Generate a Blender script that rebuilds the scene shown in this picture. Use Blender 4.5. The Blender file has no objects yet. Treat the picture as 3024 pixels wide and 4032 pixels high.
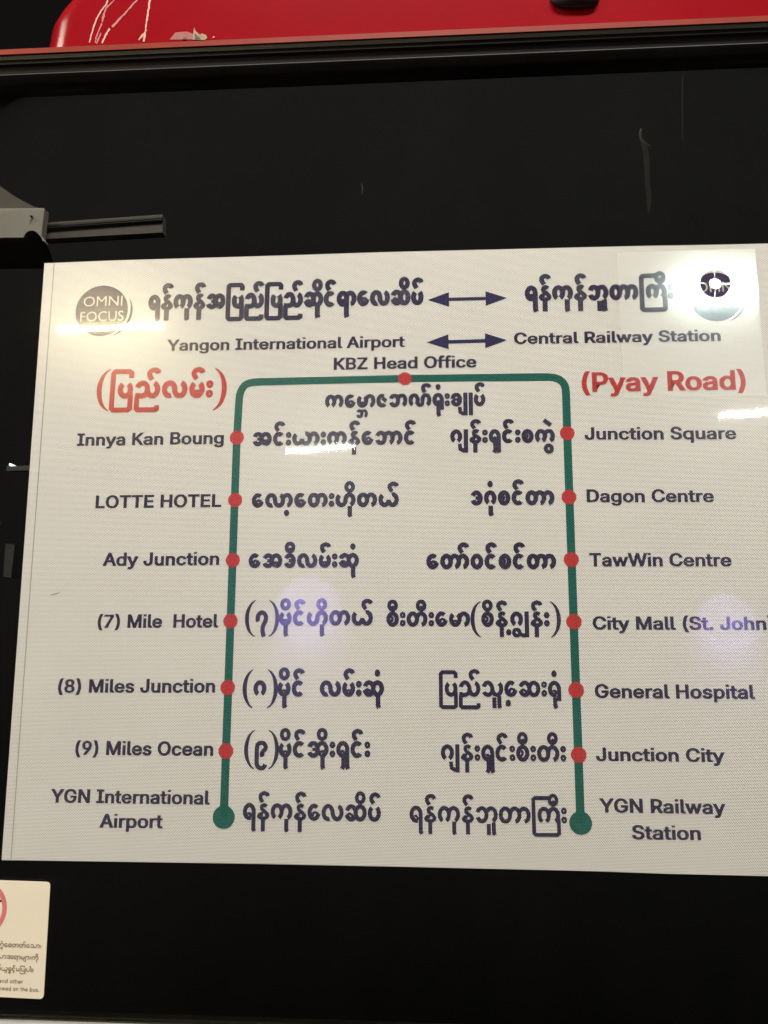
import bpy, bmesh, math, random
import numpy as np
from mathutils import Vector, Matrix
from mathutils.bvhtree import BVHTree

S = bpy.context.scene
COL = S.collection
random.seed(4)

# ------------------------------------------------------------------ camera
# World: the bus side is the plane y = 0 (X along the bus, Z up); the viewer stands at negative y.
# FR / FU / FN: bus axes (along, up, outwards) seen in the camera frame (right, down, forward).
FOC, CX, CY = 3300.0, 1512.0, 2016.0
FR = np.array([0.99792672, -0.00772282, -0.06389537])
FU = np.array([0.0036155, -0.98448024, 0.17545824])
FN = np.cross(FR, FU)
DIST, Z0 = 1.15, 2.35

def cam2world(v):
    return Vector((float(np.dot(v, FR)), float(-np.dot(v, FN)), float(np.dot(v, FU))))

X_AX, DN_AX, FW_AX = cam2world(np.array([1., 0, 0])), cam2world(np.array([0, 1., 0])), cam2world(np.array([0, 0, 1.]))
CAM = Vector((0, 0, Z0)) - FW_AX * DIST
cd = bpy.data.cameras.new("camera")
cam = bpy.data.objects.new("camera", cd)
COL.objects.link(cam)
up = -DN_AX
bk = -FW_AX
cam.matrix_world = Matrix(((X_AX.x, up.x, bk.x, CAM.x), (X_AX.y, up.y, bk.y, CAM.y), (X_AX.z, up.z, bk.z, CAM.z), (0, 0, 0, 1)))
cd.sensor_fit = 'HORIZONTAL'
cd.sensor_width = 36.0
cd.lens = 36.0 * FOC / 3024.0
cd.clip_start = 0.01
cd.clip_end = 200
S.camera = cam

# ------------------------------------------------------------------ world and exposure (night, a dark bus station)
W = bpy.data.worlds.new("World")
S.world = W
W.use_nodes = True
W.node_tree.nodes['Background'].inputs[0].default_value = (0.9, 0.8, 0.75, 1)
W.node_tree.nodes['Background'].inputs[1].default_value = 0.007
S.view_settings.view_transform = 'Standard'
S.view_settings.look = 'None'
S.view_settings.exposure = 0.0
S.view_settings.gamma = 1.0
S.cycles.transparent_max_bounces = 32
S.cycles.max_bounces = 10
S.cycles.sample_clamp_indirect = 6.0
S.cycles.use_denoising = True


# ------------------------------------------------------------------ measuring helpers
def ray(px, py):
    return cam2world(np.array([(px - CX) / FOC, (py - CY) / FOC, 1.0]))

def at(px, py, y=0.0):
    """point of the vertical plane y that was measured at this place of the photograph"""
    d = ray(px, py)
    return CAM + d * ((y - CAM.y) / d.y)

def mirrored(px, py, height):
    """point at the given height whose mirror image in the window stands at this place"""
    d = ray(px, py)
    p = CAM + d * (-CAM.y / d.y)
    r = Vector((d.x, -d.y, d.z))
    return p + r * ((height - p.z) / r.z)

# ------------------------------------------------------------------ object helpers
def tag(o, label=None, cat=None, group=None, kind=None):
    if label: o["label"] = label
    if cat: o["category"] = cat
    if group: o["group"] = group
    if kind: o["kind"] = kind
    return o

def empty(name, loc, label, cat, group=None):
    o = bpy.data.objects.new(name, None)
    COL.objects.link(o)
    o.location = loc
    o.empty_display_size = 0.05
    return tag(o, label, cat, group)

class MB:
    """collects faces in world coordinates, then links them as ONE mesh object"""
    def __init__(self):
        self.v, self.f = [], []
    def add(self, vs, fs):
        b = len(self.v)
        self.v += [tuple(p) for p in vs]
        self.f += [tuple(i + b for i in f) for f in fs]
        return self
    def box(self, a, b):
        x0, y0, z0 = a; x1, y1, z1 = b
        vs = [(x, y, z) for x in (x0, x1) for y in (y0, y1) for z in (z0, z1)]
        return self.add(vs, [(0, 1, 3, 2), (4, 6, 7, 5), (0, 4, 5, 1), (2, 3, 7, 6), (0, 2, 6, 4), (1, 5, 7, 3)])
    def extrude_x(self, prof, x0, x1, n=1):
        """closed (y, z) profile swept along the bus"""
        k = len(prof)
        vs = [(x0 + (x1 - x0) * i / n, p[0], p[1]) for i in range(n + 1) for p in prof]
        fs = [(i * k + j, i * k + (j + 1) % k, (i + 1) * k + (j + 1) % k, (i + 1) * k + j) for i in range(n) for j in range(k)]
        fs += [tuple(range(k))[::-1], tuple(n * k + j for j in range(k))]
        return self.add(vs, fs)
    def tube(self, a, b, r, n=16):
        a, b = Vector(a), Vector(b)
        d = (b - a).normalized()
        s = d.cross(Vector((0, 0.3, 1))).normalized(); t = d.cross(s)
        vs = [p + (s * math.cos(2 * math.pi * i / n) + t * math.sin(2 * math.pi * i / n)) * r for p in (a, b) for i in range(n)]
        fs = [(i, (i + 1) % n, n + (i + 1) % n, n + i) for i in range(n)] + [tuple(range(n))[::-1], tuple(range(n, 2 * n))]
        return self.add(vs, fs)
    def build(self, name, mat, parent=None, smooth=False, bevel=0.0):
        me = bpy.data.meshes.new(name)
        org = Vector(parent_world(parent)) if parent else Vector((0, 0, 0))
        me.from_pydata([(p[0] - org.x, p[1] - org.y, p[2] - org.z) for p in self.v], [], self.f)
        me.materials.append(mat)
        me.validate()
        bm = bmesh.new(); bm.from_mesh(me)
        bmesh.ops.recalc_face_normals(bm, faces=bm.faces)
        bm.to_mesh(me); bm.free()
        if smooth:
            for p in me.polygons: p.use_smooth = True
        o = bpy.data.objects.new(name, me)
        COL.objects.link(o)
        if parent: o.parent = parent
        if bevel:
            m = o.modifiers.new("bevel", 'BEVEL'); m.width = bevel; m.segments = 3; m.limit_method = 'ANGLE'
        return o

def parent_world(o):
    p = Vector((0, 0, 0))
    while o is not None:
        p += Vector(o.location); o = o.parent
    return p

# ------------------------------------------------------------------ materials
def nodes_of(name):
    m = bpy.data.materials.new(name)
    m.use_nodes = True
    return m, m.node_tree, m.node_tree.nodes['Principled BSDF'], m.node_tree.nodes['Material Output']

def math_node(nt, op, a, b=None, c=None):
    n = nt.nodes.new('ShaderNodeMath'); n.operation = op
    for i, v in enumerate((a, b, c)):
        if v is None: continue
        if isinstance(v, (int, float)): n.inputs[i].default_value = v
        else: nt.links.new(v, n.inputs[i])
    return n.outputs[0]

def noise(nt, scale, detail=4.0, rough=0.55, vec=None):
    n = nt.nodes.new('ShaderNodeTexNoise')
    n.inputs['Scale'].default_value = scale; n.inputs['Detail'].default_value = detail; n.inputs['Roughness'].default_value = rough
    if vec is not None: nt.links.new(vec, n.inputs['Vector'])
    return n.outputs['Fac']

def geo_pos(nt):
    return nt.nodes.new('ShaderNodeNewGeometry').outputs['Position']

def stretched(nt, sx, sy, sz):
    m = nt.nodes.new('ShaderNodeMapping')
    m.inputs['Scale'].default_value = (sx, sy, sz)
    nt.links.new(geo_pos(nt), m.inputs['Vector'])
    return m.outputs['Vector']

def vary(nt, col, fac, amount):
    """the colour, a little lighter or darker with the factor (wear, dust, printing)"""
    mx = nt.nodes.new('ShaderNodeMix'); mx.data_type = 'RGBA'
    nt.links.new(fac, mx.inputs['Factor'])
    mx.inputs['A'].default_value = (*[c * (1 - amount) for c in col], 1)
    mx.inputs['B'].default_value = (*[min(1, c * (1 + amount)) for c in col], 1)
    return mx.outputs['Result']

def plain(name, col, rough=0.5, spec=0.5, metal=0.0, coat=0.0, amount=0.12, scale=30, bump=0.0, bump_scale=200):
    m, nt, b, out = nodes_of(name)
    nt.links.new(vary(nt, col, noise(nt, scale, vec=geo_pos(nt)), amount), b.inputs['Base Color'])
    b.inputs['Roughness'].default_value = rough
    b.inputs['Metallic'].default_value = metal
    b.inputs['Specular IOR Level'].default_value = spec
    b.inputs['Coat Weight'].default_value = coat
    b.inputs['Coat Roughness'].default_value = 0.06
    if bump:
        bp = nt.nodes.new('ShaderNodeBump'); bp.inputs['Strength'].default_value = bump; bp.inputs['Distance'].default_value = 0.001
        nt.links.new(noise(nt, bump_scale, vec=geo_pos(nt)), bp.inputs['Height']); nt.links.new(bp.outputs[0], b.inputs['Normal'])
    return m

PITCH_X = (at(1612, 2290) - at(1512, 2290)).length / 100 * 6.15
PITCH_Z = (at(1512, 2240) - at(1512, 2340)).length / 100 * 4.94

def vinyl(name, col, amount=0.05):
    """perforated window film: printed colour, a clear gloss laminate and a hexagonal field of punched holes"""
    m, nt, b, out = nodes_of(name)
    pos = geo_pos(nt)
    sep = nt.nodes.new('ShaderNodeSeparateXYZ'); nt.links.new(pos, sep.inputs[0])
    u = math_node(nt, 'DIVIDE', sep.outputs['X'], PITCH_X)
    v = math_node(nt, 'DIVIDE', sep.outputs['Z'], PITCH_Z * 2)
    d = []
    for off in (0.0, 0.5):
        fu = math_node(nt, 'SUBTRACT', math_node(nt, 'FRACT', math_node(nt, 'ADD', u, 100 + off)), 0.5)
        fv = math_node(nt, 'SUBTRACT', math_node(nt, 'FRACT', math_node(nt, 'ADD', v, 100 + off)), 0.5)
        fv = math_node(nt, 'MULTIPLY', fv, 2 * PITCH_Z / PITCH_X)
        d.append(math_node(nt, 'ADD', math_node(nt, 'MULTIPLY', fu, fu), math_node(nt, 'MULTIPLY', fv, fv)))
    hole = math_node(nt, 'LESS_THAN', math_node(nt, 'MINIMUM', d[0], d[1]), 0.29 ** 2)
    # print and dust variation
    f1 = noise(nt, 9, 3, vec=pos)
    nt.links.new(vary(nt, col, f1, amount), b.inputs['Base Color'])
    b.inputs['Roughness'].default_value = 0.22
    b.inputs['Specular IOR Level'].default_value = 0.5
    b.inputs['Coat Weight'].default_value = 0.7
    b.inputs['Coat Roughness'].default_value = 0.022
    # slight waviness of the film where it lies on the glass
    bp = nt.nodes.new('ShaderNodeBump'); bp.inputs['Strength'].default_value = 0.03; bp.inputs['Distance'].default_value = 0.001
    nt.links.new(noise(nt, 1, 3, vec=stretched(nt, 9, 9, 40)), bp.inputs['Height'])
    nt.links.new(bp.outputs[0], b.inputs['Coat Normal'])
    tr = nt.nodes.new('ShaderNodeBsdfTransparent')
    mx = nt.nodes.new('ShaderNodeMixShader')
    nt.links.new(hole, mx.inputs[0]); nt.links.new(b.outputs[0], mx.inputs[1]); nt.links.new(tr.outputs[0], mx.inputs[2])
    nt.links.new(mx.outputs[0], out.inputs['Surface'])
    return m

def glass(name, tint):
    m, nt, b, out = nodes_of(name)
    nt.nodes.remove(b)
    fr = nt.nodes.new('ShaderNodeFresnel'); fr.inputs['IOR'].default_value = 1.45
    tr = nt.nodes.new('ShaderNodeBsdfTransparent'); tr.inputs[0].default_value = (*tint, 1)
    gl = nt.nodes.new('ShaderNodeBsdfGlossy'); gl.inputs['Roughness'].default_value = 0.03
    gl.inputs[0].default_value = (0.92, 0.9, 0.88, 1)
    mx = nt.nodes.new('ShaderNodeMixShader')
    nt.links.new(fr.outputs[0], mx.inputs[0]); nt.links.new(tr.outputs[0], mx.inputs[1]); nt.links.new(gl.outputs[0], mx.inputs[2])
    # a film of dust in soft streaks
    df = nt.nodes.new('ShaderNodeBsdfDiffuse'); df.inputs[0].default_value = (0.5, 0.46, 0.4, 1)
    cr = nt.nodes.new('ShaderNodeMapRange')
    cr.inputs['From Min'].default_value = 0.45; cr.inputs['From Max'].default_value = 0.8; cr.inputs['To Min'].default_value = 0.0003; cr.inputs['To Max'].default_value = 0.0022
    nt.links.new(noise(nt, 1, 5, 0.6, stretched(nt, 7, 7, 3)), cr.inputs['Value'])
    m2 = nt.nodes.new('ShaderNodeMixShader')
    nt.links.new(cr.outputs[0], m2.inputs[0]); nt.links.new(mx.outputs[0], m2.inputs[1]); nt.links.new(df.outputs[0], m2.inputs[2])
    nt.links.new(m2.outputs[0], out.inputs['Surface'])
    return m

def glow(name, col, strength):
    m, nt, b, out = nodes_of(name)
    nt.nodes.remove(b)
    e = nt.nodes.new('ShaderNodeEmission'); e.inputs[0].default_value = (*col, 1); e.inputs[1].default_value = strength
    nt.links.new(e.outputs[0], out.inputs['Surface'])
    return m

M = dict(
    film=vinyl("white_film", (0.74, 0.71, 0.64)),
    navy=vinyl("navy_ink", (0.040, 0.034, 0.066), 0.15),
    arrow=vinyl("blue_ink", (0.034, 0.032, 0.085), 0.15),
    green=vinyl("green_ink", (0.020, 0.122, 0.092), 0.12),
    red=vinyl("red_ink", (0.50, 0.050, 0.050), 0.08),
    logo=vinyl("purple_ink", (0.055, 0.036, 0.080), 0.12),
    seam=vinyl("seam_grey", (0.30, 0.28, 0.23)),
    paint=plain("red_paint", (0.19, 0.004, 0.007), 0.20, spec=0.06,  amount=0.15, scale=6, bump=0.05, bump_scale=60),
    rail=plain("faded_red_strip", (0.19, 0.028, 0.017), 0.3, spec=0.2, amount=0.2, scale=25),
    olive=plain("olive_sealant", (0.075, 0.065, 0.045), 0.6, amount=0.3),
    rubber=plain("black_rubber", (0.008, 0.006, 0.006), 0.6, spec=0.1, amount=0.3, scale=40),
    ridge=plain("worn_rubber", (0.030, 0.024, 0.024), 0.6, spec=0.15, amount=0.35, scale=60),
    pale=plain("pale_grey_panel", (0.16, 0.15, 0.135), 0.5, coat=0.2),
    scratch=plain("scratched_primer", (0.42, 0.22, 0.17), 0.7, amount=0.3, scale=120),
    graze=plain("grazed_paint", (0.32, 0.055, 0.05), 0.6, amount=0.3, scale=120),
    chip=plain("dry_leaf_tan", (0.22, 0.15, 0.08), 0.8, amount=0.5, scale=90),
    dark=plain("dark_recess", (0.012, 0.006, 0.010), 0.4),
    black=plain("black_plastic", (0.008, 0.008, 0.008), 0.45),
    matt=plain("matt_black", (0.004, 0.004, 0.004), 0.9, spec=0.0),
    liner=plain("dark_interior", (0.008, 0.008, 0.008), 0.8, spec=0.0),
    brown_panel=plain("dull_brown", (0.06, 0.05, 0.038), 0.8, amount=0.3),
    board=plain("cream_board", (0.21, 0.185, 0.155), 0.6),
    cream=plain("cream_sticker", (0.70, 0.62, 0.47), 0.5, amount=0.04, scale=14),
    brown=plain("brown_ink", (0.10, 0.065, 0.030), 0.6),
    pink=plain("faded_red_ink", (0.55, 0.15, 0.15), 0.6, amount=0.15, scale=70),
    maroon=plain("dark_ink", (0.040, 0.004, 0.004), 0.6),
    white=plain("white_enamel", (0.8, 0.8, 0.78), 0.5),
    trough=plain("grey_trough", (0.02, 0.02, 0.02), 0.5),
    steel=plain("steel", (0.35, 0.35, 0.35), 0.35, metal=1.0),
    glass=glass("tinted_glass", (0.74, 0.75, 0.73)),
    warm_tube=glow("warm_tube_light", (1.0, 0.84, 0.46), 1200),
    white_tube=glow("white_tube_light", (0.97, 1.0, 0.90), 230),
    cool_tube=glow("cool_tube_light", (0.88, 1.0, 0.97), 55),
    tiny_lamp=glow("tiny_lamp_light", (0.9, 1.0, 1.0), 5),
)

def frosted(name):
    m, nt, b, out = nodes_of(name)
    nt.nodes.remove(b)
    t = nt.nodes.new('ShaderNodeBsdfTranslucent'); t.inputs[0].default_value = (0.85, 0.9, 0.88, 1)
    nt.links.new(t.outputs[0], out.inputs['Surface'])
    return m
M['frost'] = frosted("frosted_acrylic")

def smear_mat(name, amount):
    m, nt, b, out = nodes_of(name)
    b.inputs['Base Color'].default_value = (0.6, 0.6, 0.55, 1); b.inputs['Roughness'].default_value = 0.8
    tr = nt.nodes.new('ShaderNodeBsdfTransparent'); mx = nt.nodes.new('ShaderNodeMixShader')
    f = math_node(nt, 'MULTIPLY', noise(nt, 160, 4, vec=geo_pos(nt)), amount)
    nt.links.new(f, mx.inputs[0]); nt.links.new(tr.outputs[0], mx.inputs[1]); nt.links.new(b.outputs[0], mx.inputs[2])
    nt.links.new(mx.outputs[0], out.inputs['Surface'])
    return m
M['smear'] = smear_mat("dried_smear", 0.02)
M['smear2'] = smear_mat("dried_drip", 0.08)
M['concrete'] = plain("pale_concrete", (0.45, 0.44, 0.42), 0.8, amount=0.15, scale=4)

# ------------------------------------------------------------------ station lamps (tubes mirrored in the bus side, and sources added for their light)
def tube_lamp(a, b, r, mat, label):
    a, b = Vector(a), Vector(b)
    t = empty("tube_lamp", (a + b) / 2, label, "lamp", "tube lamps mirrored in the window")
    MB().tube(a, b, r).build("tube", mat, t, smooth=True)
    d = (b - a).normalized(); h = Vector((0, 0, r + 0.03))
    s = d.cross(Vector((0, 0, 1))).normalized() * 0.05
    up_ = Vector((0, 0, 0.05))
    m = MB()
    vs = [p + h + k for p in (a - d * 0.06, b + d * 0.06) for k in (s, -s, -s * 0.6 + up_, s * 0.6 + up_)]
    m.add(vs, [(0, 1, 2, 3), (7, 6, 5, 4), (0, 4, 5, 1), (1, 5, 6, 2), (2, 6, 7, 3), (3, 7, 4, 0)])
    m.build("lamp_housing", M['white'], t)
    for e in (a, b):
        MB().tube(e + Vector((0, 0, r)), e + h, 0.02).build("lamp_holder", M['white'], t)
    return t

HC = 4.6
tube_lamp(mirrored(232, 1300, HC), mirrored(640, 1279, HC), 0.010, M['warm_tube'], "warm tube lamp mirrored across the brown round logo")
tube_lamp(mirrored(1128, 1777, HC), mirrored(1395, 1757, HC), 0.018, M['white_tube'], "white tube lamp mirrored under the Burmese name of Innya Kan Boung")
tube_lamp(mirrored(2834, 1637, HC), mirrored(3180, 1613, HC), 0.018, M['white_tube'], "white tube lamp mirrored below the red Pyay Road lettering")

def glow_post(p, label):
    """unseen post and lamp, added so that a soft violet glow mirrors in the sheet"""
    t = empty("glow_post", (p.x, p.y, 0), label, "glow_post", "added posts mirrored in the sheet")
    t["kind"] = "thing"
    MB().box((p.x - 0.8, p.y - 0.6, 0.0), (p.x + 0.8, p.y, 4.4)).build("shaft", M['concrete'], t, bevel=0.02)
    q = Vector((p.x, p.y + 0.50, p.z + 0.50))
    MB().box((q.x - 0.05, p.y + 0.001, q.z - 0.01), (q.x + 0.05, q.y + 0.03, q.z + 0.02)).build("lamp_arm", M['black'], t)
    l = bpy.data.lights.new("added_violet_spot", 'SPOT'); l.energy = 1500; l.color = (0.42, 0.36, 1.0)  # made-up lamp that washes the added post violet
    l.spot_size = math.radians(84); l.spot_blend = 1.0; l.shadow_soft_size = 0.02
    o = bpy.data.objects.new("added_violet_spot", l); COL.objects.link(o)
    o.location = q - Vector((0, 0, 0.02))
    o.rotation_euler = (Vector(p) - o.location).to_track_quat('-Z', 'Y').to_euler()
    return t
glow_post(mirrored(1210, 2385, 2.95), "unseen grey post lit violet, added to mirror as a glow above the Mile Hotel line")
glow_post(mirrored(2860, 2440, 2.85), "unseen grey post lit violet, added to mirror as a glow on the City Mall line")

def area(name, loc, target, sx, sy, power, col):
    l = bpy.data.lights.new(name, 'AREA'); l.shape = 'RECTANGLE'; l.size = sx; l.size_y = sy
    l.energy = power; l.color = col
    o = bpy.data.objects.new(name, l); COL.objects.link(o)
    o.location = loc
    o.rotation_euler = (Vector(target) - Vector(loc)).to_track_quat('-Z', 'Y').to_euler()
    return o
area("added_overhead_light", (0.3, -2.1, 7.4), (0.0, 0, 2.3), 3.2, 0.6, 780, (1.0, 0.972, 0.93))  # unseen light added to brighten the sheet evenly, kept out of its reflections
area("added_overhead_light", (-4.2, -2.0, 6.4), (-0.3, 0, 2.4), 1.6, 0.4, 200, (1.0, 0.92, 0.80))  # second unseen light added from the left

sl = bpy.data.lights.new("added_board_spot", 'SPOT')  # spot added to brighten the board behind the glass
sl.energy = 0.05; sl.color = (1.0, 0.9, 0.78); sl.spot_size = math.radians(62); sl.spot_blend = 0.9; sl.shadow_soft_size = 0.05
so = bpy.data.objects.new("added_board_spot", sl); COL.objects.link(so)
so.location = at(-700, 560, 0.06)
so.rotation_euler = (at(-120, 860, 0.30) - so.location).to_track_quat('-Z', 'Y').to_euler()

# ------------------------------------------------------------------ the bus
def zof(px, py, y=0.0): return at(px, py, y).z
XL, XR = at(-900, 2000).x, at(3900, 2000).x
YR = -0.018
bus = empty("bus", (0, 0, 0), "red bus with dark tinted window, black rubber seal and scratched red roof edge", "bus")

# window glass, a slab behind the film
zt, zb = zof(1512, 236), zof(300, 4023)
MB().box((XL, 0.0, zb - 0.01), (XR, 0.005, zt + 0.02)).build("window_pane", M['glass'], bus)
def smear(points, widths, mat):
    m = MB(); L, R_ = [], []
    for (x, y), w in zip(points, widths):
        L.append(at(x - w / 2, y, -0.0003)); R_.append(at(x + w / 2, y, -0.0003))
    k = len(points)
    m.add(L + R_, [(i, i + 1, k + i + 1, k + i) for i in range(k - 1)])
    return m.build("smear", mat, bus)
smear([(2525, 505), (2520, 530), (2534, 560), (2546, 620), (2548, 700), (2556, 800), (2552, 840)], [10, 16, 22, 24, 20, 18, 2], M['smear'])
smear([(2524, 506), (2519, 525), (2524, 550), (2536, 560), (2560, 575)], [7, 4, 3, 4, 3], M['smear2'])
smear([(1424, 722), (1428, 745), (1424, 768)], [3, 4, 2], M['smear2'])
smear([(2690, 250), (2686, 400), (2688, 560)], [4, 7, 3], M['smear'])
# rubber seal above the glass with its lighter ridge
z_r0 = zof(1512, 236, YR); z_r1 = zof(1512, 221, YR); z_k = zof(1512, 166, YR); z_o = zof(1512, 151, YR); z_t = zof(1512, 127, YR)
MB().extrude_x([(-0.012, z_r0 + 0.001), (-0.002, z_r0 - 0.002), (0.03, z_r0 - 0.002), (0.03, z_r1), (-0.008, z_r1), (-0.014, z_r1 - 0.001), (-0.0155, (z_r0 + z_r1) / 2)], XL, XR).build("seal_lip", M['ridge'], bus)
MB().extrude_x([(-0.007, z_r1), (0.03, z_r1), (0.03, z_k), (-0.013, z_k), (-0.013, z_k - 0.006), (-0.009, z_k - 0.009)], XL, XR).build("window_seal", M['rubber'], bus)
MB().extrude_x([(-0.015, z_k), (0.03, z_k), (0.03, z_o), (-0.016, z_o)], XL, XR).build("sealant_line", M['olive'], bus)
MB().extrude_x([(-0.019, z_o), (0.03, z_o), (0.03, z_t), (-0.012, z_t), (-0.019, z_t - 0.0015)], XL, XR).build("drip_rail", M['rail'], bus)
# lower body panel under the glass
MB().extrude_x([(-0.006, zb), (0.03, zb), (0.03, zb - 0.5), (-0.03, zb - 0.5), (-0.010, zb - 0.004)], XL, XR).build("lower_panel", M['pale'], bus)

# red roof fairing: a shell with a rounded end that turns back
def fairing_mesh():
    P = [(196, 200), (214, 155), (244, 105), (278, 66), (314, 28), (344, 0), (376, -32), (410, -75), (490, -130), (620, -180)]
    y0 = -0.004
    edge = [at(px, py, y0 + 0.05) for px, py in P]
    zs = [p.z for p in edge]; xs = [p.x for p in edge]
    zs[0] = z_t - 0.002
    nt_, ns = 34, 60
    R = 0.055
    rows = []
    for i in range(nt_):
        z = zs[0] + (zs[-1] - zs[0]) * i / (nt_ - 1)
        xl = float(np.interp(z, zs, xs))
        row = []
        for j in range(ns):
            s = (j / (ns - 1)) ** 2.2
            x = xl + (XR - xl) * s
            d = x - xl
            back = R * (1 - math.sqrt(max(0, 1 - (1 - d / R) ** 2))) if d < R else 0
            row.append((x, y0 + back + + 0.02 * (z - zs[0]), z))
        rows.append(row)
    vs = [p for r in rows for p in r]
    fs = [(i * ns + j, i * ns + j + 1, (i + 1) * ns + j + 1, (i + 1) * ns + j) for i in range(nt_ - 1) for j in range(ns - 1)]
    return vs, fs
fv, ff = fairing_mesh()
fair = MB().add(fv, ff).build("roof_fairing", M['paint'], bus, smooth=True)
sol = fair.modifiers.new("thickness", 'SOLIDIFY'); sol.thickness = 0.02; sol.offset = 1
bvh = BVHTree.FromPolygons([Vector(p) for p in fv], ff)
if True:  # solidify must grow away from the viewer
    n = fair.data.polygons[len(ff) // 2].normal
    sol.offset = -1 if n.y < 0 else 1

def on_fairing(px, py, lift=0.0008):
    d = ray(px, py).normalized()
    h = bvh.ray_cast(CAM, d)
    return h[0] - d * lift if h[0] is not None else None

def scratch(points, widths, name, mat):
    """a strip of bared primer that follows the fairing"""
    m = MB()
    dense = []
    for k in range(len(points) - 1):
        (x0, y0), (x1, y1) = points[k], points[k + 1]
        for i in range(6):
            t = i / 6
            dense.append((x0 + (x1 - x0) * t, y0 + (y1 - y0) * t, widths[k] + (widths[k + 1] - widths[k]) * t))
    dense.append((*points[-1], widths[-1]))
    L, Rr = [], []
    for i, (x, y, w) in enumerate(dense):
        a, b = dense[max(0, i - 1)], dense[min(len(dense) - 1, i + 1)]
        tx, ty = b[0] - a[0], b[1] - a[1]
        q = math.hypot(tx, ty) or 1
        w *= random.uniform(0.65, 1.15)
        x += random.uniform(-1.2, 1.2)
        p, r = on_fairing(x - ty / q * w / 2, y + tx / q * w / 2), on_fairing(x + ty / q * w / 2, y - tx / q * w / 2)
        if p is None or r is None: continue
        L.append(p); Rr.append(r)
    k = len(L)
    if k > 1:
        m.add(L + Rr, [(i, i + 1, k + i + 1, k + i) for i in range(k - 1)])
        return m.build(name, mat, fair)

scratch([(424, -30), (424, 0), (418, 18), (396, 45), (378, 80), (364, 122), (352, 168)], [6, 6, 6, 5, 7, 6, 5], "scratch", M['scratch'])
scratch([(593, -30), (590, 0), (582, 60), (574, 110), (566, 164)], [9, 9, 8, 6, 10], "scratch", M['scratch'])
scratch([(578, 118), (560, 140), (545, 158)], [2, 8, 4], "scratch", M['scratch'])
scratch([(560, -20), (535, 5), (490, 55), (442, 106)], [5, 6, 7, 9], "scratch", M['graze'])
scratch([(432, 112), (415, 140), (402, 170)], [7, 8, 6], "scratch", M['scratch'])
scratch([(450, 0), (415, 35), (406, 70), (402, 88)], [4, 7, 10, 5], "scratch", M['graze'])
scratch([(400, 92), (392, 115), (378, 150), (376, 170)], [8, 5, 6, 5], "scratch", M['graze'])
scratch([(398, 130), (386, 155), (380, 172)], [4, 7, 4], "scratch", M['graze'])

def patch(points, name, mat, lift):
    m = MB(); vs = []
    for x, y in points:
        p = on_fairing(x, y, lift)
        if p is not None: vs.append(p)
    m.add(vs, [tuple(range(len(vs)))])
    return m.build(name, mat, fair)
patch([(668, 156), (690, 128), (735, 124), (762, 134), (765, 155)], "stain", plain("brown_stain", (0.20, 0.035, 0.02), 0.7, amount=0.4, scale=150), 0.0006)
patch([(758, 156), (762, 122), (764, 108), (772, 124), (786, 136), (795, 132), (812, 138), (816, 150), (806, 157)], "chip", M['chip'], 0.0012)
patch([(768, 152), (766, 130), (780, 142), (790, 153)], "chip", M['dark'], 0.0018)
patch([(716, 152), (728, 146), (736, 150), (730, 156)], "chip", M['dark'], 0.0018)
patch([(836, 148), (842, 142), (846, 145), (840, 150)], "chip", M['scratch'], 0.0012)

# dark rounded lamp recess near the top of the picture
m = MB(); ring = []
for k in range(40):
    a = 2 * math.pi * k / 40
    c, s = math.cos(a), math.sin(a)
    ring.append((2262 + 100 * math.copysign(abs(c) ** 0.6, c), -25 + 58 * math.copysign(abs(s) ** 0.7, s)))
outer = [on_fairing(x, y, 0.0006) for x, y in ring]
inner = [on_fairing(2262 + (x - 2262) * 0.93, -25 + (y + 25) * 0.88, 0.008) for x, y in ring]
if all(p is not None for p in outer + inner):
    m.add(outer + inner, [(i, (i + 1) % 40, 40 + (i + 1) % 40, 40 + i) for i in range(40)] + [tuple(range(40, 80))])
    m.build("marker_lamp", M['dark'], bus, smooth=True)

# the inside of the bus behind the glass
MB().box((XL - 3, 0.95, zb - 1.5), (XR + 3, 0.98, at(0, 262, 0.95).z)).build("interior_wall", M['liner'], bus)

# ------------------------------------------------------------------ interior things seen through the glass
YB = 0.30
def quad_panel(pts, y, depth):
    m = MB()
    f = [at(px, py, y) for px, py in pts]; b = [p + Vector((0, depth, 0)) for p in f]
    n = len(pts)
    m.add(f + b, [tuple(range(n))] + [tuple(range(2 * n - 1, n - 1, -1))] + [(i, (i + 1) % n, n + (i + 1) % n, n + i) for i in range(n)])
    return m
bd = empty("bracket_board", at(60, 880, YB), "cream board with a dark bolt behind the glass above the black mirror", "board")
quad_panel([(-300, 822), (175, 818), (162, 930), (175, 950), (-300, 962)], YB, 0.02).build("board", M['board'], bd, bevel=0.002)
quad_panel([(-400, 560), (-60, 690), (60, 775), (130, 812), (175, 826), (175, 860), (-400, 860)], YB + 0.022, 0.01).build("brown_panel", M['brown_panel'], bd)  # the glow above the board is put into this panel's outline
p = at(127, 856, YB)
MB().tube(p + Vector((0, 0.002, 0)), p + Vector((0, -0.006, 0)), 0.0019).build("bolt", M['black'], bd, smooth=True)
rk = empty("luggage_rack", at(330, 900, YB + 0.03), "dim cream rail running behind the glass beside the bolted board", "rack")
quad_panel([(162, 878), (640, 844), (640, 915), (172, 941)], YB + 0.03, 0.02).build("rail", M['brown_panel'], rk)
quad_panel([(180, 884), (640, 851), (640, 858), (180, 892)], YB + 0.024, 0.004).build("slot", M['black'], rk)
YM = 0.03
mr = empty("driving_mirror", at(60, 985, YM), "black mirror housing with a round knob behind the glass", "mirror")
pts = [(-300, 934), (95, 932), (150, 934), (168, 950), (180, 975), (188, 1010), (190, 1036), (-300, 1042)]
quad_panel(pts, YM, 0.02).build("housing", M['matt'], mr, bevel=0.003)
p = at(121, 934, YM)
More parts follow.
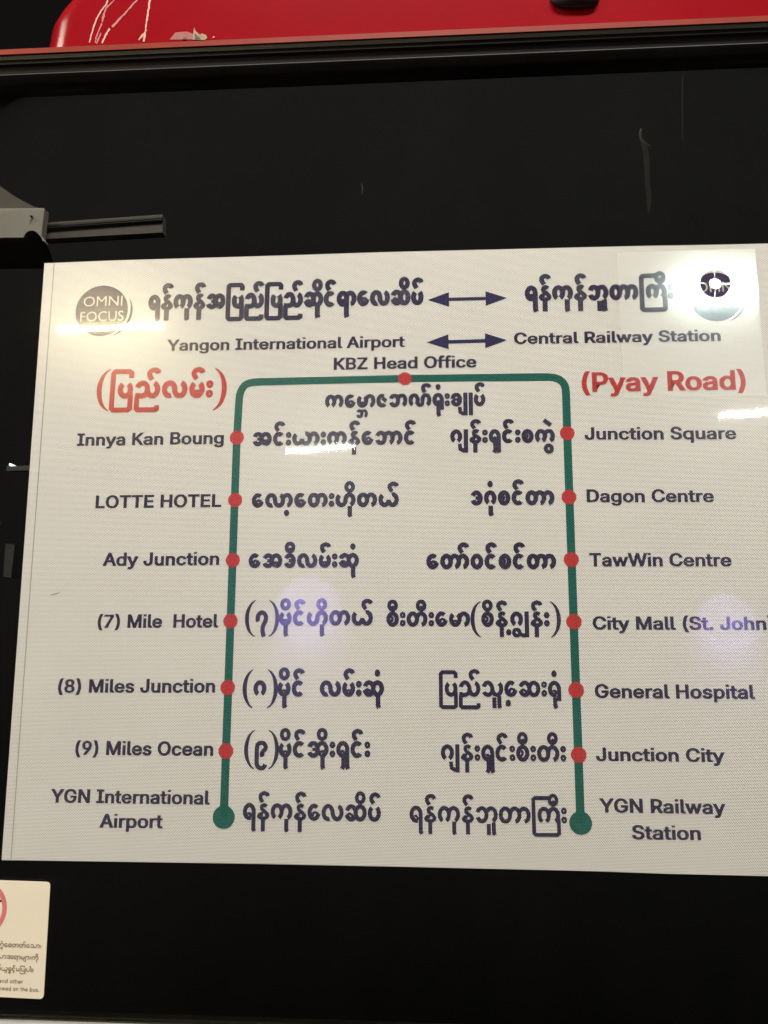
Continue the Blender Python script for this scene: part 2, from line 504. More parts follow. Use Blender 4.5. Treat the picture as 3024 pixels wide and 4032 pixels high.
MB().tube(p + Vector((0, 0.001, 0)), p + Vector((0, 0.015, 0)), (at(150, 934, YM) - p).length, 32).build("knob", M['matt'], mr, smooth=False)
il = empty("cabin_lamp", at(60, 1835, 0.3), "tiny white lamp with a grey arm in the dark cabin beside the sheet", "lamp")
p = at(40, 1829, 0.3)
MB().tube(p, p + Vector((0, 0.02, 0)), 0.0022).build("bulb", M['tiny_lamp'], il)
quad_panel([(26, 1836), (150, 1831), (150, 1851), (26, 1854)], 0.30, 0.01).build("arm", plain("grey_arm", (0.16, 0.16, 0.16), 0.5), il)
st = empty("seat_post", at(38, 2210, 0.5), "grey post of a seat in the dark cabin beside the sheet", "post")
quad_panel([(22, 2140), (58, 2145), (44, 2275), (12, 2270)], 0.5, 0.03).build("post", plain("grey_post", (0.02, 0.02, 0.02), 0.5), st)

# trough lamp in the bus that shines through the holes behind the right-hand logo
YL = 0.012
lamp = empty("trough_lamp", at(2780, 1160, 0.05), "lit white trough lamp glowing through the holes around the teal round logo", "lamp")
A = lambda px, py, y: at(px, py, y)
x0, x1 = A(2440, 1200, YL).x, A(2990, 1200, YL).x
z1, z0 = A(2760, 985, YL).z, A(2760, 1560, YL).z
dp = 0.075
m = MB()
m.box((x0, YL + dp, z0), (x1, YL + dp + 0.004, z1))
m.build("back_plate", M['trough'], lamp)
for nm, a, b in (("end_plate", (x0 - 0.004, YL, z0), (x0, YL + dp, z1)), ("end_plate", (x1, YL, z0), (x1 + 0.004, YL + dp, z1)),
                 ("side_plate", (x0, YL, z1), (x1, YL + dp, z1 + 0.004)), ("side_plate", (x0, YL, z0 - 0.004), (x1, YL + dp, z0))):
    MB().box(a, b).build(nm, M['trough'], lamp)
ya = 0.027
a, b = A(2660, 1156, ya), A(2965, 1148, ya)
MB().add([(x0, YL, z0), (x1, YL, z0), (x1, YL, z1), (x0, YL, z1)], [(0, 1, 2, 3)]).build("halo_cover", M['frost'], lamp)  # cover added to spread the tube's light into a soft halo
MB().tube(a, b, 0.010).build("tube", M['cool_tube'], lamp, smooth=True)

# black spoked ring pressed on the inside of the glass, in front of that lamp
cup = empty("suction_ring", at(2816.7, 1116.5, 0.007), "black ring in four segments with a round centre pressed behind the right-hand logo", "ring")
C0 = at(2816.7, 1116.5, 0.008)
rx = (at(2876, 1116, 0.008) - C0).length; rz = (at(2816, 1063, 0.008) - C0).length; ri = (at(2841, 1116, 0.008) - C0).length
for a0, a1 in ((3, 87), (94, 172), (178, 262), (268, 352)):
    m = MB(); vs = []; n = 18
    for y in (0.007, 0.010):
        for k in range(n + 1):
            a = math.radians(a0 + (a1 - a0) * k / n)
            vs.append((C0.x + rx * math.cos(a), y, C0.z + rz * math.sin(a)))
            vs.append((C0.x + ri * math.cos(a), y, C0.z + ri * math.sin(a)))
    q = 2 * (n + 1)
    fs = []
    for k in range(n):
        fs += [(2 * k, 2 * k + 1, 2 * k + 3, 2 * k + 2), (q + 2 * k + 2, q + 2 * k + 3, q + 2 * k + 1, q + 2 * k),
               (2 * k, 2 * k + 2, q + 2 * k + 2, q + 2 * k), (2 * k + 1, q + 2 * k + 1, q + 2 * k + 3, 2 * k + 3)]
    fs += [(0, q, q + 1, 1), (2 * n, 2 * n + 1, q + 2 * n + 1, q + 2 * n)]
    m.add(vs, fs).build("ring_segment", M['black'], cup)

# ------------------------------------------------------------------ the printed route map
sign = empty("route_map_sign", at(1512, 3414), "large white perforated route map sheet with green line on the dark bus window", "sign")
Y_FILM, Y_LINE, Y_DOT, Y_INK = -0.0004, -0.0006, -0.0008, -0.0007

def sheet(points, y, name, mat, parent, thick=0.0):
    vs = [at(px, py, y) for px, py in points]
    return MB().add(vs, [tuple(range(len(vs)))]).build(name, mat, parent)
top = [(175, 1036), (500, 1024), (1000, 1009), (1512, 993), (2268, 974), (3024, 959), (3160, 957)]
bot = [(3175, 3453), (3024, 3450), (2624, 3440), (2224, 3427), (1600, 3413), (1000, 3401), (500, 3393), (6, 3387)]
sheet(top + bot, Y_FILM, "sheet", M['film'], sign)
sheet([(212, 1036), (215, 1036), (128, 2213), (44.5, 3387), (41.5, 3387), (125, 2213)], Y_FILM - 0.00012, "seam", M['seam'], sign)

sheet([(196, 2343), (232, 2332), (237, 2334), (212, 2343)], Y_FILM - 0.00015, "scuff", M['seam'], sign)

def ribbon(pts, w, closed=False):
    """flat band of width w (number or list) along a 2-D path -> vertices, faces"""
    n = len(pts)
    ws = w if isinstance(w, (list, tuple)) else [w] * n
    L, R = [], []
    for i in range(n):
        a = pts[(i - 1) % n] if (closed or i > 0) else pts[i]
        b = pts[i]
        c = pts[(i + 1) % n] if (closed or i < n - 1) else pts[i]
        t1 = (b[0] - a[0], b[1] - a[1]); t2 = (c[0] - b[0], c[1] - b[1])
        l1 = math.hypot(*t1) or 0; l2 = math.hypot(*t2) or 0
        t1 = (t1[0] / l1, t1[1] / l1) if l1 > 1e-9 else None
        t2 = (t2[0] / l2, t2[1] / l2) if l2 > 1e-9 else None
        t1 = t1 or t2; t2 = t2 or t1
        nx, ny = -(t1[1] + t2[1]), t1[0] + t2[0]
        q = math.hypot(nx, ny) or 1
        nx, ny = nx / q, ny / q
        k = max(0.5, abs(nx * -t1[1] + ny * t1[0]))
        h = ws[i] / 2 / k
        L.append((b[0] + nx * h, b[1] + ny * h)); R.append((b[0] - nx * h, b[1] - ny * h))
    m = n if closed else n - 1
    return L + R, [(i, (i + 1) % n, n + (i + 1) % n, n + i) for i in range(m)]

def P2(px, py):
    p = at(px, py); return (p.x, p.z)

def plane_mesh(vs2, y): return [(x, y, z) for x, z in vs2]

def arc(cx, cy, rx, ry, a0, a1, n=None):
    n = n or max(6, int(abs(a1 - a0) / 9))
    return [(cx + rx * math.cos(math.radians(a0 + (a1 - a0) * i / n)), cy + ry * math.sin(math.radians(a0 + (a1 - a0) * i / n))) for i in range(n + 1)]

def smooth(pts, n=6):
    out = []
    for i in range(len(pts) - 1):
        p0, p1, p2, p3 = pts[max(0, i - 1)], pts[i], pts[i + 1], pts[min(len(pts) - 1, i + 2)]
        for k in range(n):
            t = k / n
            out.append(tuple(0.5 * (2 * p1[j] + (p2[j] - p0[j]) * t + (2 * p0[j] - 5 * p1[j] + 4 * p2[j] - p3[j]) * t * t + (3 * p1[j] - p0[j] - 3 * p2[j] + p3[j]) * t ** 3) for j in (0, 1)))
    return out + [pts[-1]]

# green route line with rounded corners
PX = (P2(1612, 2400)[0] - P2(1512, 2400)[0]) / 100
path = [P2(881.5, 3216), P2(933, 1724), P2(941, 1590)]
path += smooth([P2(941, 1590), P2(945, 1553), P2(960, 1522), P2(985, 1508), P2(1020, 1504)])[1:]
path += [P2(1594, 1491), P2(2140, 1485)]
path += smooth([P2(2140, 1485), P2(2180, 1487), P2(2209, 1500), P2(2225, 1524), P2(2229, 1562)])[1:]
path += [P2(2233, 1706), P2(2268, 2717), P2(2286, 3240)]
vs, fs = ribbon(path, 32 * PX)
MB().add(plane_mesh(vs, Y_LINE), fs).build("route_line", M['green'], sign)

def disc(c, r, y, name, mat, parent, label=None):
    m = MB()
    m.add(plane_mesh([(c[0] + r * math.cos(2 * math.pi * k / 48), c[1] + r * math.sin(2 * math.pi * k / 48)) for k in range(48)], y), [tuple(range(48))])
    o = m.build(name, mat, parent)
    if label: o["label"] = label
    return o
for px, py, r in ((1594, 1491.5, 26.5), (933, 1724, 28), (926, 1969, 28), (917, 2206, 28), (908, 2445, 28.5), (897, 2707, 29), (890, 2957, 29.5),
                  (2233, 1706, 29), (2240, 1958, 29.5), (2249, 2204, 30), (2259, 2448, 30.5), (2268, 2717, 31), (2278, 2972, 31)):
    rr = abs(P2(px + r, py)[0] - P2(px, py)[0])
    disc(P2(px, py), rr * 1.0, Y_DOT, "stop_dot", M['red'], sign)
for px, py, r in ((881.5, 3217, 43.5), (2286, 3240, 45)):
    disc(P2(px, py), abs(P2(px + r, py)[0] - P2(px, py)[0]), Y_DOT, "terminus_dot", M['green'], sign)

def double_arrow(l, r, head_px, half_px, shaft_px):
    (lx, ly), (rx_, ry_) = l, r
    pts = []
    ux, uy = rx_ - lx, ry_ - ly
    q = math.hypot(ux, uy); ux /= q; uy /= q; nx, ny = -uy, ux
    for s, t in ((0, 0), (head_px, -half_px), (head_px, -shaft_px), (q - head_px, -shaft_px), (q - head_px, -half_px), (q, 0),
                 (q - head_px, half_px), (q - head_px, shaft_px), (head_px, shaft_px), (head_px, half_px)):
        pts.append((lx + ux * s + nx * t, ly + uy * s + ny * t))
    vs = [at(x, y, Y_INK) for x, y in pts]
    MB().add(vs, [(0, 1, 9), (5, 6, 4), (2, 3, 7, 8)]).build("arrow", M['arrow'], sign)
double_arrow((1684, 1181), (1996, 1173), 84, 28.5, 6.5)
double_arrow((1680, 1348), (1996, 1339), 86, 29.5, 7)

# ---------------------------------------------------------------- Latin lettering: grotesque letters as outlines (advance, loops)
GLYPHS = {
    ' ': (188, ()),
    '(': (273, ('89 207 90 229 91 252 93 276 96 299 101 324 105 348 111 372 117 395 124 418 132 441 140 463 148 484 157 503 167 522 177 539 236 539 226 518 216 496 207 474 199 451 191 428 184 405 177 382 171 359 166 336 161 313 158 291 155 269 153 248 152 227 151 207 152 188 153 170 155 152 157 133 160 115 164 96 169 76 175 57 181 37 188 16 196 -5 205 -27 214 -49 225 -72 236 -96 177 -96 160 -66 145 -36 132 -6 121 24 111 55 103 85 97 116 93 146 90 176',)),
    ')': (273, ('37 -96 49 -72 59 -48 69 -25 78 -3 86 18 93 39 99 59 105 78 109 98 113 116 116 135 119 153 120 171 122 189 122 207 121 227 120 248 118 269 115 291 112 313 107 336 102 359 96 382 90 405 82 428 75 451 66 474 57 496 47 518 37 539 97 539 107 522 116 503 125 484 134 463 142 441 149 418 156 395 162 372 168 348 173 323 177 299 180 275 182 252 184 229 184 207 183 176 180 145 176 115 170 84 161 53 152 23 140 -7 127 -37 113 -67 97 -96',)),
    '.': (188, ('95 -4 83 -3 73 1 63 9 55 18 51 29 50 41 51 53 55 64 63 73 73 81 83 85 95 87 107 85 118 81 128 73 135 64 140 53 141 41 140 29 135 18 128 9 118 1 107 -3',)),
    '7': (453, ('97 0 323 448 323 452 62 452 62 509 391 509 391 449 165 0',)),
    '8': (453, ('226 -7 206 -6 187 -4 169 0 152 5 136 11 111 25 91 42 74 62 62 84 54 109 52 135 53 156 58 176 65 195 75 212 87 228 101 241 117 252 134 260 153 265 153 267 129 276 109 289 93 308 80 330 73 354 70 380 73 405 79 429 90 450 106 469 124 485 146 498 160 504 176 509 192 513 209 515 226 516 244 515 261 513 277 509 292 504 306 498 328 485 346 469 361 450 373 429 379 405 382 380 379 354 372 330 359 308 343 289 323 276 300 267 300 265 319 260 335 252 351 241 365 228 377 212 387 195 395 176 399 156 401 135 398 109 391 84 378 62 362 42 341 25 317 11 301 5 284 0 265 -4 246 -6', '226 49 248 50 267 54 285 60 300 69 313 79 323 91 331 106 335 121 337 139 335 157 330 173 322 189 312 202 298 213 283 223 265 230 247 234 226 235 206 234 187 230 169 223 154 213 140 202 130 189 122 173 117 157 115 139 117 121 121 106 129 91 139 79 152 69 167 60 185 54 205 50', '226 290 244 291 260 294 274 300 287 308 298 318 307 330 314 344 318 359 319 376 318 392 314 407 308 420 299 432 288 442 275 449 260 455 244 459 226 460 208 459 192 455 177 449 164 442 153 432 145 420 138 407 134 392 133 376 134 359 138 344 145 330 154 318 165 308 178 300 193 294 209 291')),
    '9': (453, ('226 516 245 515 262 512 279 508 295 502 310 494 324 485 337 474 349 462 359 449 368 434 375 419 381 402 386 384 388 366 389 347 387 322 382 296 373 270 365 253 356 234 344 214 331 192 315 168 200 0 130 0 301 248 307 248 302 238 295 229 287 221 278 214 268 207 257 202 245 198 232 195 218 195 200 195 183 198 167 202 151 207 137 214 116 229 98 247 83 269 76 283 71 299 67 316 64 333 64 352 64 370 67 388 71 405 77 421 85 436 94 450 104 463 116 475 128 485 143 494 158 502 174 508 190 512 208 515', '226 460 207 459 190 454 174 446 160 435 148 423 138 407 131 390 127 372 125 352 127 331 131 313 138 295 148 280 160 268 174 257 190 250 207 245 226 243 245 245 263 249 279 257 293 267 305 280 314 295 322 312 326 330 327 350 326 371 322 390 314 407 305 422 293 435 279 446 263 454 245 459')),
    'A': (480, ('16 0 201 509 276 509 463 0 395 0 287 302 264 372 232 478 245 478 213 371 191 302 85 0', '110 142 110 199 370 199 370 142')),
    'B': (456, ('60 0 60 509 241 509 261 508 280 506 298 502 314 497 329 491 350 477 367 461 381 442 390 421 396 398 398 374 397 353 393 336 387 320 378 307 368 295 356 286 343 278 329 272 315 267 315 262 331 260 347 254 363 245 378 234 391 220 402 203 411 184 416 161 418 136 416 111 410 88 400 67 386 48 368 31 344 18 328 11 311 6 291 3 270 1 247 0', '125 57 245 57 267 58 287 61 304 65 318 72 330 80 344 96 353 115 355 137 354 153 350 169 342 184 333 197 320 209 306 218 289 225 269 229 248 231 125 231', '125 285 238 285 256 287 273 290 288 296 302 304 314 314 323 326 330 340 335 355 336 372 333 393 326 412 313 429 294 442 270 449 240 452 125 452')),
    'C': (510, ('267 -7 242 -6 217 -2 194 5 171 13 150 25 131 39 113 55 97 73 82 93 70 115 59 140 51 166 45 193 41 223 40 254 41 285 45 315 51 343 59 369 70 393 82 415 97 436 113 454 131 470 150 484 171 495 194 504 217 510 242 514 267 516 293 514 317 511 340 504 362 496 383 485 402 471 419 456 435 438 448 418 459 397 467 373 473 348 408 348 404 365 397 380 389 395 380 407 369 418 357 428 344 437 330 444 315 449 300 453 284 455 267 456 249 455 231 452 215 447 199 441 184 432 169 422 156 410 145 396 134 381 125 364 117 345 111 325 107 303 104 279 103 254 104 229 107 206 111 184 117 163 125 145 134 127 145 112 157 98 170 87 184 76 199 68 215 61 232 57 249 54 267 53 284 54 300 56 315 60 330 65 344 72 357 81 369 90 380 102 389 114 397 128 404 144 408 160 473 160 467 135 459 112 448 91 435 71 420 53 402 38 383 24 363 13 341 5 317 -2 293 -6',)),
    'D': (502, ('219 0 96 0 96 57 215 57 239 58 261 61 282 66 301 72 318 81 333 91 347 103 360 117 370 132 379 149 386 168 392 187 396 209 398 231 399 255 398 279 396 302 392 323 386 342 379 361 370 377 360 392 348 406 335 418 320 428 303 437 285 443 265 448 244 451 221 452 93 452 93 509 225 509 254 507 281 504 307 498 331 489 353 478 373 465 391 450 407 432 421 413 433 391 444 367 451 342 457 315 460 286 462 255 460 224 457 195 451 168 443 142 433 119 421 97 406 77 390 60 371 44 351 31 328 20 303 11 277 5 249 1', '125 509 125 0 60 0 60 509')),
    'E': (419, ('60 0 60 509 372 509 372 452 125 452 125 286 355 286 355 229 125 229 125 57 375 57 375 0',)),
    'G': (520, ('269 -7 242 -6 217 -2 193 5 171 14 149 25 130 39 112 55 96 73 82 93 69 116 59 140 51 166 45 194 41 223 40 254 41 285 45 315 51 343 59 369 69 393 82 415 96 436 112 454 129 470 149 484 170 495 192 504 215 510 239 514 265 516 291 514 316 510 340 504 363 494 384 483 403 469 421 453 436 436 449 416 460 395 468 373 474 349 408 349 402 365 395 379 387 393 378 406 368 417 356 427 344 436 330 443 315 448 300 453 283 455 265 456 247 455 230 452 214 447 198 441 183 432 169 422 156 410 145 397 134 381 125 364 117 345 111 325 107 303 104 279 103 254 104 229 107 206 111 184 117 163 125 145 134 128 145 112 157 99 170 87 184 76 200 68 216 61 233 57 250 54 269 53 296 55 322 61 345 71 365 85 382 102 396 123 403 137 408 152 412 168 414 185 415 202 434 199 283 199 283 256 478 256 478 200 477 176 474 152 468 131 461 110 451 91 439 73 426 57 411 43 395 30 377 19 357 10 337 2 315 -3 292 -6',)),
    'H': (517, ('60 0 60 509 125 509 125 289 392 289 392 509 457 509 457 0 392 0 392 232 125 232 125 0',)),
    'I': (301, ('31 0 31 57 118 57 118 452 31 452 31 509 269 509 269 452 183 452 183 57 269 57 269 0',)),
    'J': (396, ('185 -7 159 -5 135 0 113 7 93 19 75 33 60 50 48 70 40 92 35 118 33 145 33 173 98 173 98 145 100 117 108 93 122 74 139 61 160 53 185 50 209 53 230 61 248 74 261 93 269 117 272 145 272 509 336 509 336 145 335 118 330 92 321 70 309 50 294 33 276 19 256 7 235 0 211 -5',)),
    'K': (467, ('104 145 104 216 139 261 174 303 212 344 364 509 448 509 231 276 228 276', '60 0 60 509 125 509 125 334 124 225 125 193 125 0', '372 0 188 259 228 309 449 0')),
    'L': (393, ('60 0 60 509 125 509 125 57 361 57 361 0',)),
    'M': (628, ('60 0 60 509 152 509 277 187 287 159 299 123 311 84 322 49 307 49 318 83 330 121 342 158 352 187 476 509 568 509 568 0 504 0 504 291 504 327 505 369 506 413 507 457 513 457 498 409 482 363 467 322 456 291 342 0 286 0 170 291 159 321 145 361 129 408 112 457 119 457 120 416 121 372 122 328 122 291 122 0',)),
    'N': (524, ('60 0 60 509 136 509 343 183 363 151 388 107 414 55 405 54 401 108 399 157 399 195 399 509 463 509 463 0 387 0 202 290 177 331 148 381 108 452 119 454 122 384 124 328 125 291 125 0',)),
    'O': (533, ('267 -7 241 -6 217 -2 194 5 171 13 150 25 131 39 113 55 97 73 82 93 70 115 59 140 51 166 45 193 41 223 40 254 41 285 45 315 51 343 59 369 70 393 82 415 97 436 113 454 131 470 150 484 171 495 194 504 217 510 241 514 267 516 293 514 317 510 340 504 363 495 384 484 403 470 421 454 437 436 451 415 464 393 474 369 482 343 488 315 492 285 493 254 492 223 488 193 482 166 474 140 464 115 451 93 437 73 421 55 403 39 384 25 363 13 340 5 317 -2 293 -6', '267 53 285 54 302 57 318 61 334 68 349 76 364 86 377 98 388 112 399 127 408 144 416 163 422 183 427 205 429 229 430 254 429 279 427 303 422 325 416 346 408 365 399 382 388 397 377 411 364 423 349 433 334 441 318 447 302 452 285 455 267 456 249 455 232 452 215 447 199 441 184 433 170 422 157 411 145 397 135 381 125 364 117 345 111 325 107 303 104 279 103 254 104 229 107 205 111 183 117 163 125 144 135 127 145 112 157 98 170 86 184 76 199 68 215 61 232 57 249 54')),
    'P': (445, ('60 0 60 509 235 509 258 508 279 505 298 501 316 495 332 487 347 478 360 468 371 456 381 444 390 430 397 415 402 399 406 383 408 365 409 348 408 330 406 313 402 296 397 280 390 265 381 251 371 239 360 227 347 216 332 207 316 199 298 193 279 189 258 187 235 186 109 186 109 242 233 242 257 244 279 248 297 256 312 266 324 279 333 294 339 310 343 328 344 348 343 367 339 385 333 402 324 416 312 428 297 439 279 446 257 451 232 452 125 452 125 0',)),
    'R': (449, ('60 0 60 509 236 509 259 508 280 505 299 501 317 496 333 489 356 473 376 455 390 433 397 419 403 403 406 387 409 370 409 352 409 334 406 317 403 301 397 286 390 271 376 250 356 232 333 217 317 210 299 205 279 201 258 198 236 198 96 198 96 255 234 255 258 256 280 260 298 267 313 276 325 287 334 300 340 316 344 333 345 352 344 371 340 389 334 405 325 419 313 430 298 440 279 446 258 451 233 452 125 452 125 0', '353 0 230 229 303 229 428 0')),
    'S': (447, ('224 -9 202 -8 182 -6 162 -2 144 3 128 9 112 17 98 26 85 36 74 48 64 60 56 74 49 88 44 103 40 120 38 137 104 137 108 118 114 102 123 88 136 76 150 66 166 59 185 53 204 50 224 49 246 50 267 54 286 60 303 69 317 79 329 92 338 106 344 122 346 139 344 154 340 168 332 179 322 189 310 197 296 205 245 222 184 239 160 247 138 256 118 266 101 277 86 289 74 303 64 318 57 335 53 353 52 372 54 400 62 425 75 448 85 460 96 471 109 481 122 490 138 498 154 504 171 509 189 513 208 515 227 516 247 515 266 513 283 509 300 504 316 498 340 484 360 468 377 449 390 427 398 403 401 378 337 378 332 402 320 421 302 437 289 445 275 451 259 455 243 458 225 459 204 457 185 454 167 448 152 440 139 430 129 418 121 405 117 391 115 376 117 359 122 345 131 334 142 324 155 315 169 308 212 293 264 279 312 264 328 256 344 248 359 238 372 226 384 213 395 198 402 180 407 161 408 139 406 112 399 87 386 64 377 51 366 39 353 28 339 19 323 11 306 4 288 -2 268 -6 246 -8',)),
    'T': (449, ('32 452 32 509 417 509 417 452 257 452 257 0 193 0 193 452',)),
    'W': (686, ('155 0 16 509 82 509 163 196 175 145 187 94 197 40 189 40 200 94 211 145 224 196 306 509 380 509 462 196 474 145 486 94 497 40 488 40 499 94 510 145 523 196 603 509 670 509 530 0 455 0 368 323 351 391 336 475 350 475 335 395 318 323 230 0',)),
    'Y': (472, ('203 0 203 208 16 509 91 509 192 344 222 292 250 230 224 230 251 293 280 344 381 509 455 509 268 208 268 0',)),
    'Z': (438, ('42 0 42 46 273 385 306 431 341 476 348 454 285 452 223 452 40 452 40 509 397 509 397 462 169 129 134 81 97 33 90 54 152 57 214 57 399 57 399 0',)),
    'a': (389, ('160 -9 137 -7 115 -3 94 5 76 15 60 29 48 45 38 63 32 84 30 108 32 128 36 146 43 161 53 174 64 184 78 193 92 200 108 206 125 211 178 220 234 227 247 229 257 231 265 235 271 240 274 246 276 255 276 257 275 272 272 285 267 297 260 307 251 315 240 322 227 327 212 330 196 331 178 330 163 327 149 322 137 316 127 309 118 301 110 292 104 283 100 274 41 291 51 313 64 331 79 346 95 358 114 368 133 375 153 380 173 383 194 384 239 379 255 375 271 369 286 360 300 350 312 336 322 320 330 301 335 278 337 251 337 0 277 0 277 52 272 52 252 25 242 16 229 8 215 1 199 -4 181 -7', '170 45 192 47 211 51 228 59 242 68 254 80 263 93 270 108 274 122 276 138 276 190 259 182 231 176 200 171 175 168 134 159 122 153 112 147 103 139 97 130 93 118 92 105 93 93 96 82 102 72 109 64 119 57 130 52 142 48 156 46')),
    'b': (424, ('229 -8 208 -7 189 -3 172 4 159 12 147 21 138 31 118 59 112 59 112 0 53 0 53 509 114 509 114 319 118 319 137 346 147 355 158 364 171 373 188 379 207 383 229 384 248 383 265 381 282 376 298 369 313 361 327 350 339 338 351 325 361 309 370 293 377 274 383 255 387 234 389 212 390 189 389 165 387 143 383 122 377 103 370 84 361 68 351 52 340 39 327 27 313 16 298 7 282 1 266 -4 248 -7', '220 47 242 49 262 55 279 66 294 80 306 97 316 117 323 139 327 163 328 189 327 215 323 239 316 261 307 281 295 298 280 311 262 322 243 328 220 330 198 328 178 322 161 312 147 299 134 282 125 263 118 241 114 216 113 189 114 162 118 138 125 115 135 95 147 78 162 65 179 55 198 49')),
    'c': (396, ('207 -8 187 -7 168 -4 150 1 133 8 117 16 102 27 88 39 76 53 65 68 56 85 48 103 42 123 38 143 35 165 34 187 35 211 38 233 42 253 48 273 56 291 65 308 76 323 88 337 102 349 117 360 133 369 150 376 168 380 187 383 207 384 226 384 243 381 260 377 276 371 291 364 305 356 318 346 330 335 340 322 349 308 356 293 362 277 303 262 290 289 270 311 242 325 207 330 184 328 163 321 145 310 130 296 118 278 108 258 102 236 98 212 96 187 98 163 102 139 108 117 118 97 130 80 145 66 163 55 184 49 207 46 243 52 271 66 292 89 304 117 363 102 357 86 350 70 341 56 331 43 319 32 306 21 292 12 277 5 261 -1 244 -5 226 -7',)),
    'd': (424, ('195 -8 177 -7 159 -4 142 1 126 7 111 16 98 27 85 39 74 52 63 68 55 84 47 103 42 122 37 143 35 165 34 189 35 212 37 234 42 255 47 274 55 293 64 309 74 325 85 338 98 350 112 361 127 369 143 376 159 381 177 383 196 384 218 383 237 379 253 373 267 364 278 355 287 346 306 319 311 319 311 509 372 509 372 0 313 0 313 59 307 59 287 31 277 21 266 12 252 4 236 -3 217 -7', '205 47 226 49 246 55 263 65 278 78 290 95 299 115 306 138 310 162 312 189 310 216 306 241 300 263 290 282 278 299 263 312 246 322 227 328 205 330 182 328 162 322 145 311 130 298 118 281 108 261 102 239 98 215 96 189 98 163 102 139 109 117 118 97 130 80 145 66 162 55 182 49')),
    'e': (404, ('212 -8 191 -7 170 -4 151 1 133 8 117 16 102 27 88 39 76 53 65 68 56 85 48 103 42 122 38 143 35 164 34 187 35 210 38 231 42 252 48 271 55 290 64 307 75 322 87 336 100 349 115 359 131 368 148 375 166 380 185 383 205 384 226 383 246 380 266 374 285 366 303 355 319 341 334 324 347 305 357 282 362 267 366 250 369 233 371 214 371 194 371 169 75 169 75 221 338 221 310 202 308 226 304 248 298 269 288 286 277 301 263 314 246 323 227 328 205 330 183 328 164 323 146 313 131 301 119 286 109 270 102 251 97 231 96 211 96 178 98 151 102 127 110 106 121 88 135 73 151 61 169 53 190 48 212 46 227 47 241 49 254 53 265 58 276 65 285 73 294 82 300 93 306 105 365 91 358 72 348 55 335 39 320 26 302 14 283 4 261 -3 237 -7',)),
    'f': (254, ('228 379 228 327 6 327 6 379', '81 0 81 432 82 452 87 470 96 486 107 499 120 510 135 519 152 525 169 529 187 530 222 527 243 521 227 468 215 472 195 474 178 472 164 468 154 460 147 449 143 435 142 419 142 0')),
    'g': (425, ('207 -151 180 -149 156 -146 134 -140 114 -132 97 -122 82 -110 70 -97 59 -84 51 -69 101 -41 122 -66 131 -74 142 -82 154 -88 169 -93 187 -96 207 -97 236 -95 261 -87 282 -75 298 -58 308 -34 311 -6 311 68 306 68 287 41 277 32 266 23 252 16 236 10 217 6 195 5 177 6 160 8 143 13 128 19 113 27 99 36 86 47 74 60 64 74 55 90 48 108 42 126 38 147 35 168 34 191 35 214 37 236 42 256 47 275 55 293 64 310 74 325 86 338 98 350 112 361 127 369 143 376 160 381 178 383 196 384 218 383 237 379 253 373 267 365 279 356 288 346 308 319 313 319 313 379 372 379 372 -9 372 -28 369 -46 364 -62 358 -77 350 -90 334 -109 314 -124 291 -136 275 -141 259 -145 242 -148 225 -150', '205 59 227 61 246 66 264 75 278 87 290 103 300 121 307 142 311 166 312 193 311 219 307 242 300 264 291 283 279 299 264 312 247 322 227 328 205 330 182 328 163 322 145 312 130 298 118 282 109 262 102 241 98 218 96 193 98 167 102 144 109 123 118 104 131 88 145 76 163 66 183 61')),
    'h': (410, ('114 227 114 0 53 0 53 509 114 509 114 287 102 287 110 307 119 324 129 339 140 352 152 362 175 374 200 382 227 384 252 383 275 377 295 369 313 356 328 340 341 321 347 307 351 293 354 276 356 259 357 240 357 0 296 0 296 235 293 263 286 286 273 304 256 318 235 326 210 329 192 328 176 324 161 317 147 308 136 297 126 283 119 266 115 248',)),
    'i': (167, ('53 0 53 379 114 379 114 0', '84 443 73 444 63 448 54 455 47 463 43 472 41 483 43 494 47 504 54 512 63 518 73 522 84 524 95 522 105 518 114 512 121 504 125 494 126 483 125 472 121 463 114 455 105 448 95 444')),
    'l': (189, ('139 -2 112 0 91 8 74 20 62 37 55 59 53 84 53 509 114 509 114 99 114 83 117 71 120 62 126 57 135 53 146 52 160 53 170 54 181 3 162 -1',)),
    'n': (410, ('114 227 114 0 53 0 53 379 112 379 112 287 102 287 110 307 119 324 129 339 140 352 152 362 175 374 200 382 227 384 252 383 275 377 295 369 313 356 328 340 341 321 347 307 351 293 354 276 356 259 357 240 357 0 296 0 296 235 293 263 286 286 273 304 256 318 235 326 210 329 192 328 176 324 161 317 147 308 136 297 126 283 119 266 115 248',)),
    'o': (415, ('207 -8 187 -7 168 -4 150 1 133 8 117 16 102 27 88 39 76 53 65 68 56 85 48 103 42 123 38 143 35 165 34 187 35 211 38 233 42 253 48 273 56 291 65 308 76 323 88 337 102 349 117 360 133 369 150 376 168 380 187 383 207 384 228 383 247 380 265 376 282 369 299 360 314 349 327 337 339 323 350 308 359 291 367 273 373 253 378 233 380 211 381 187 380 165 378 143 373 123 367 103 359 85 350 68 339 53 327 39 314 27 299 16 282 8 265 1 247 -4 228 -7', '207 46 231 49 252 55 270 66 285 80 298 97 307 117 314 139 318 163 319 187 318 212 314 236 307 258 298 278 285 296 270 310 252 321 231 328 207 330 184 328 163 321 145 310 130 296 118 278 108 258 102 236 98 212 96 187 98 163 102 139 108 117 118 97 130 80 145 66 163 55 184 49')),
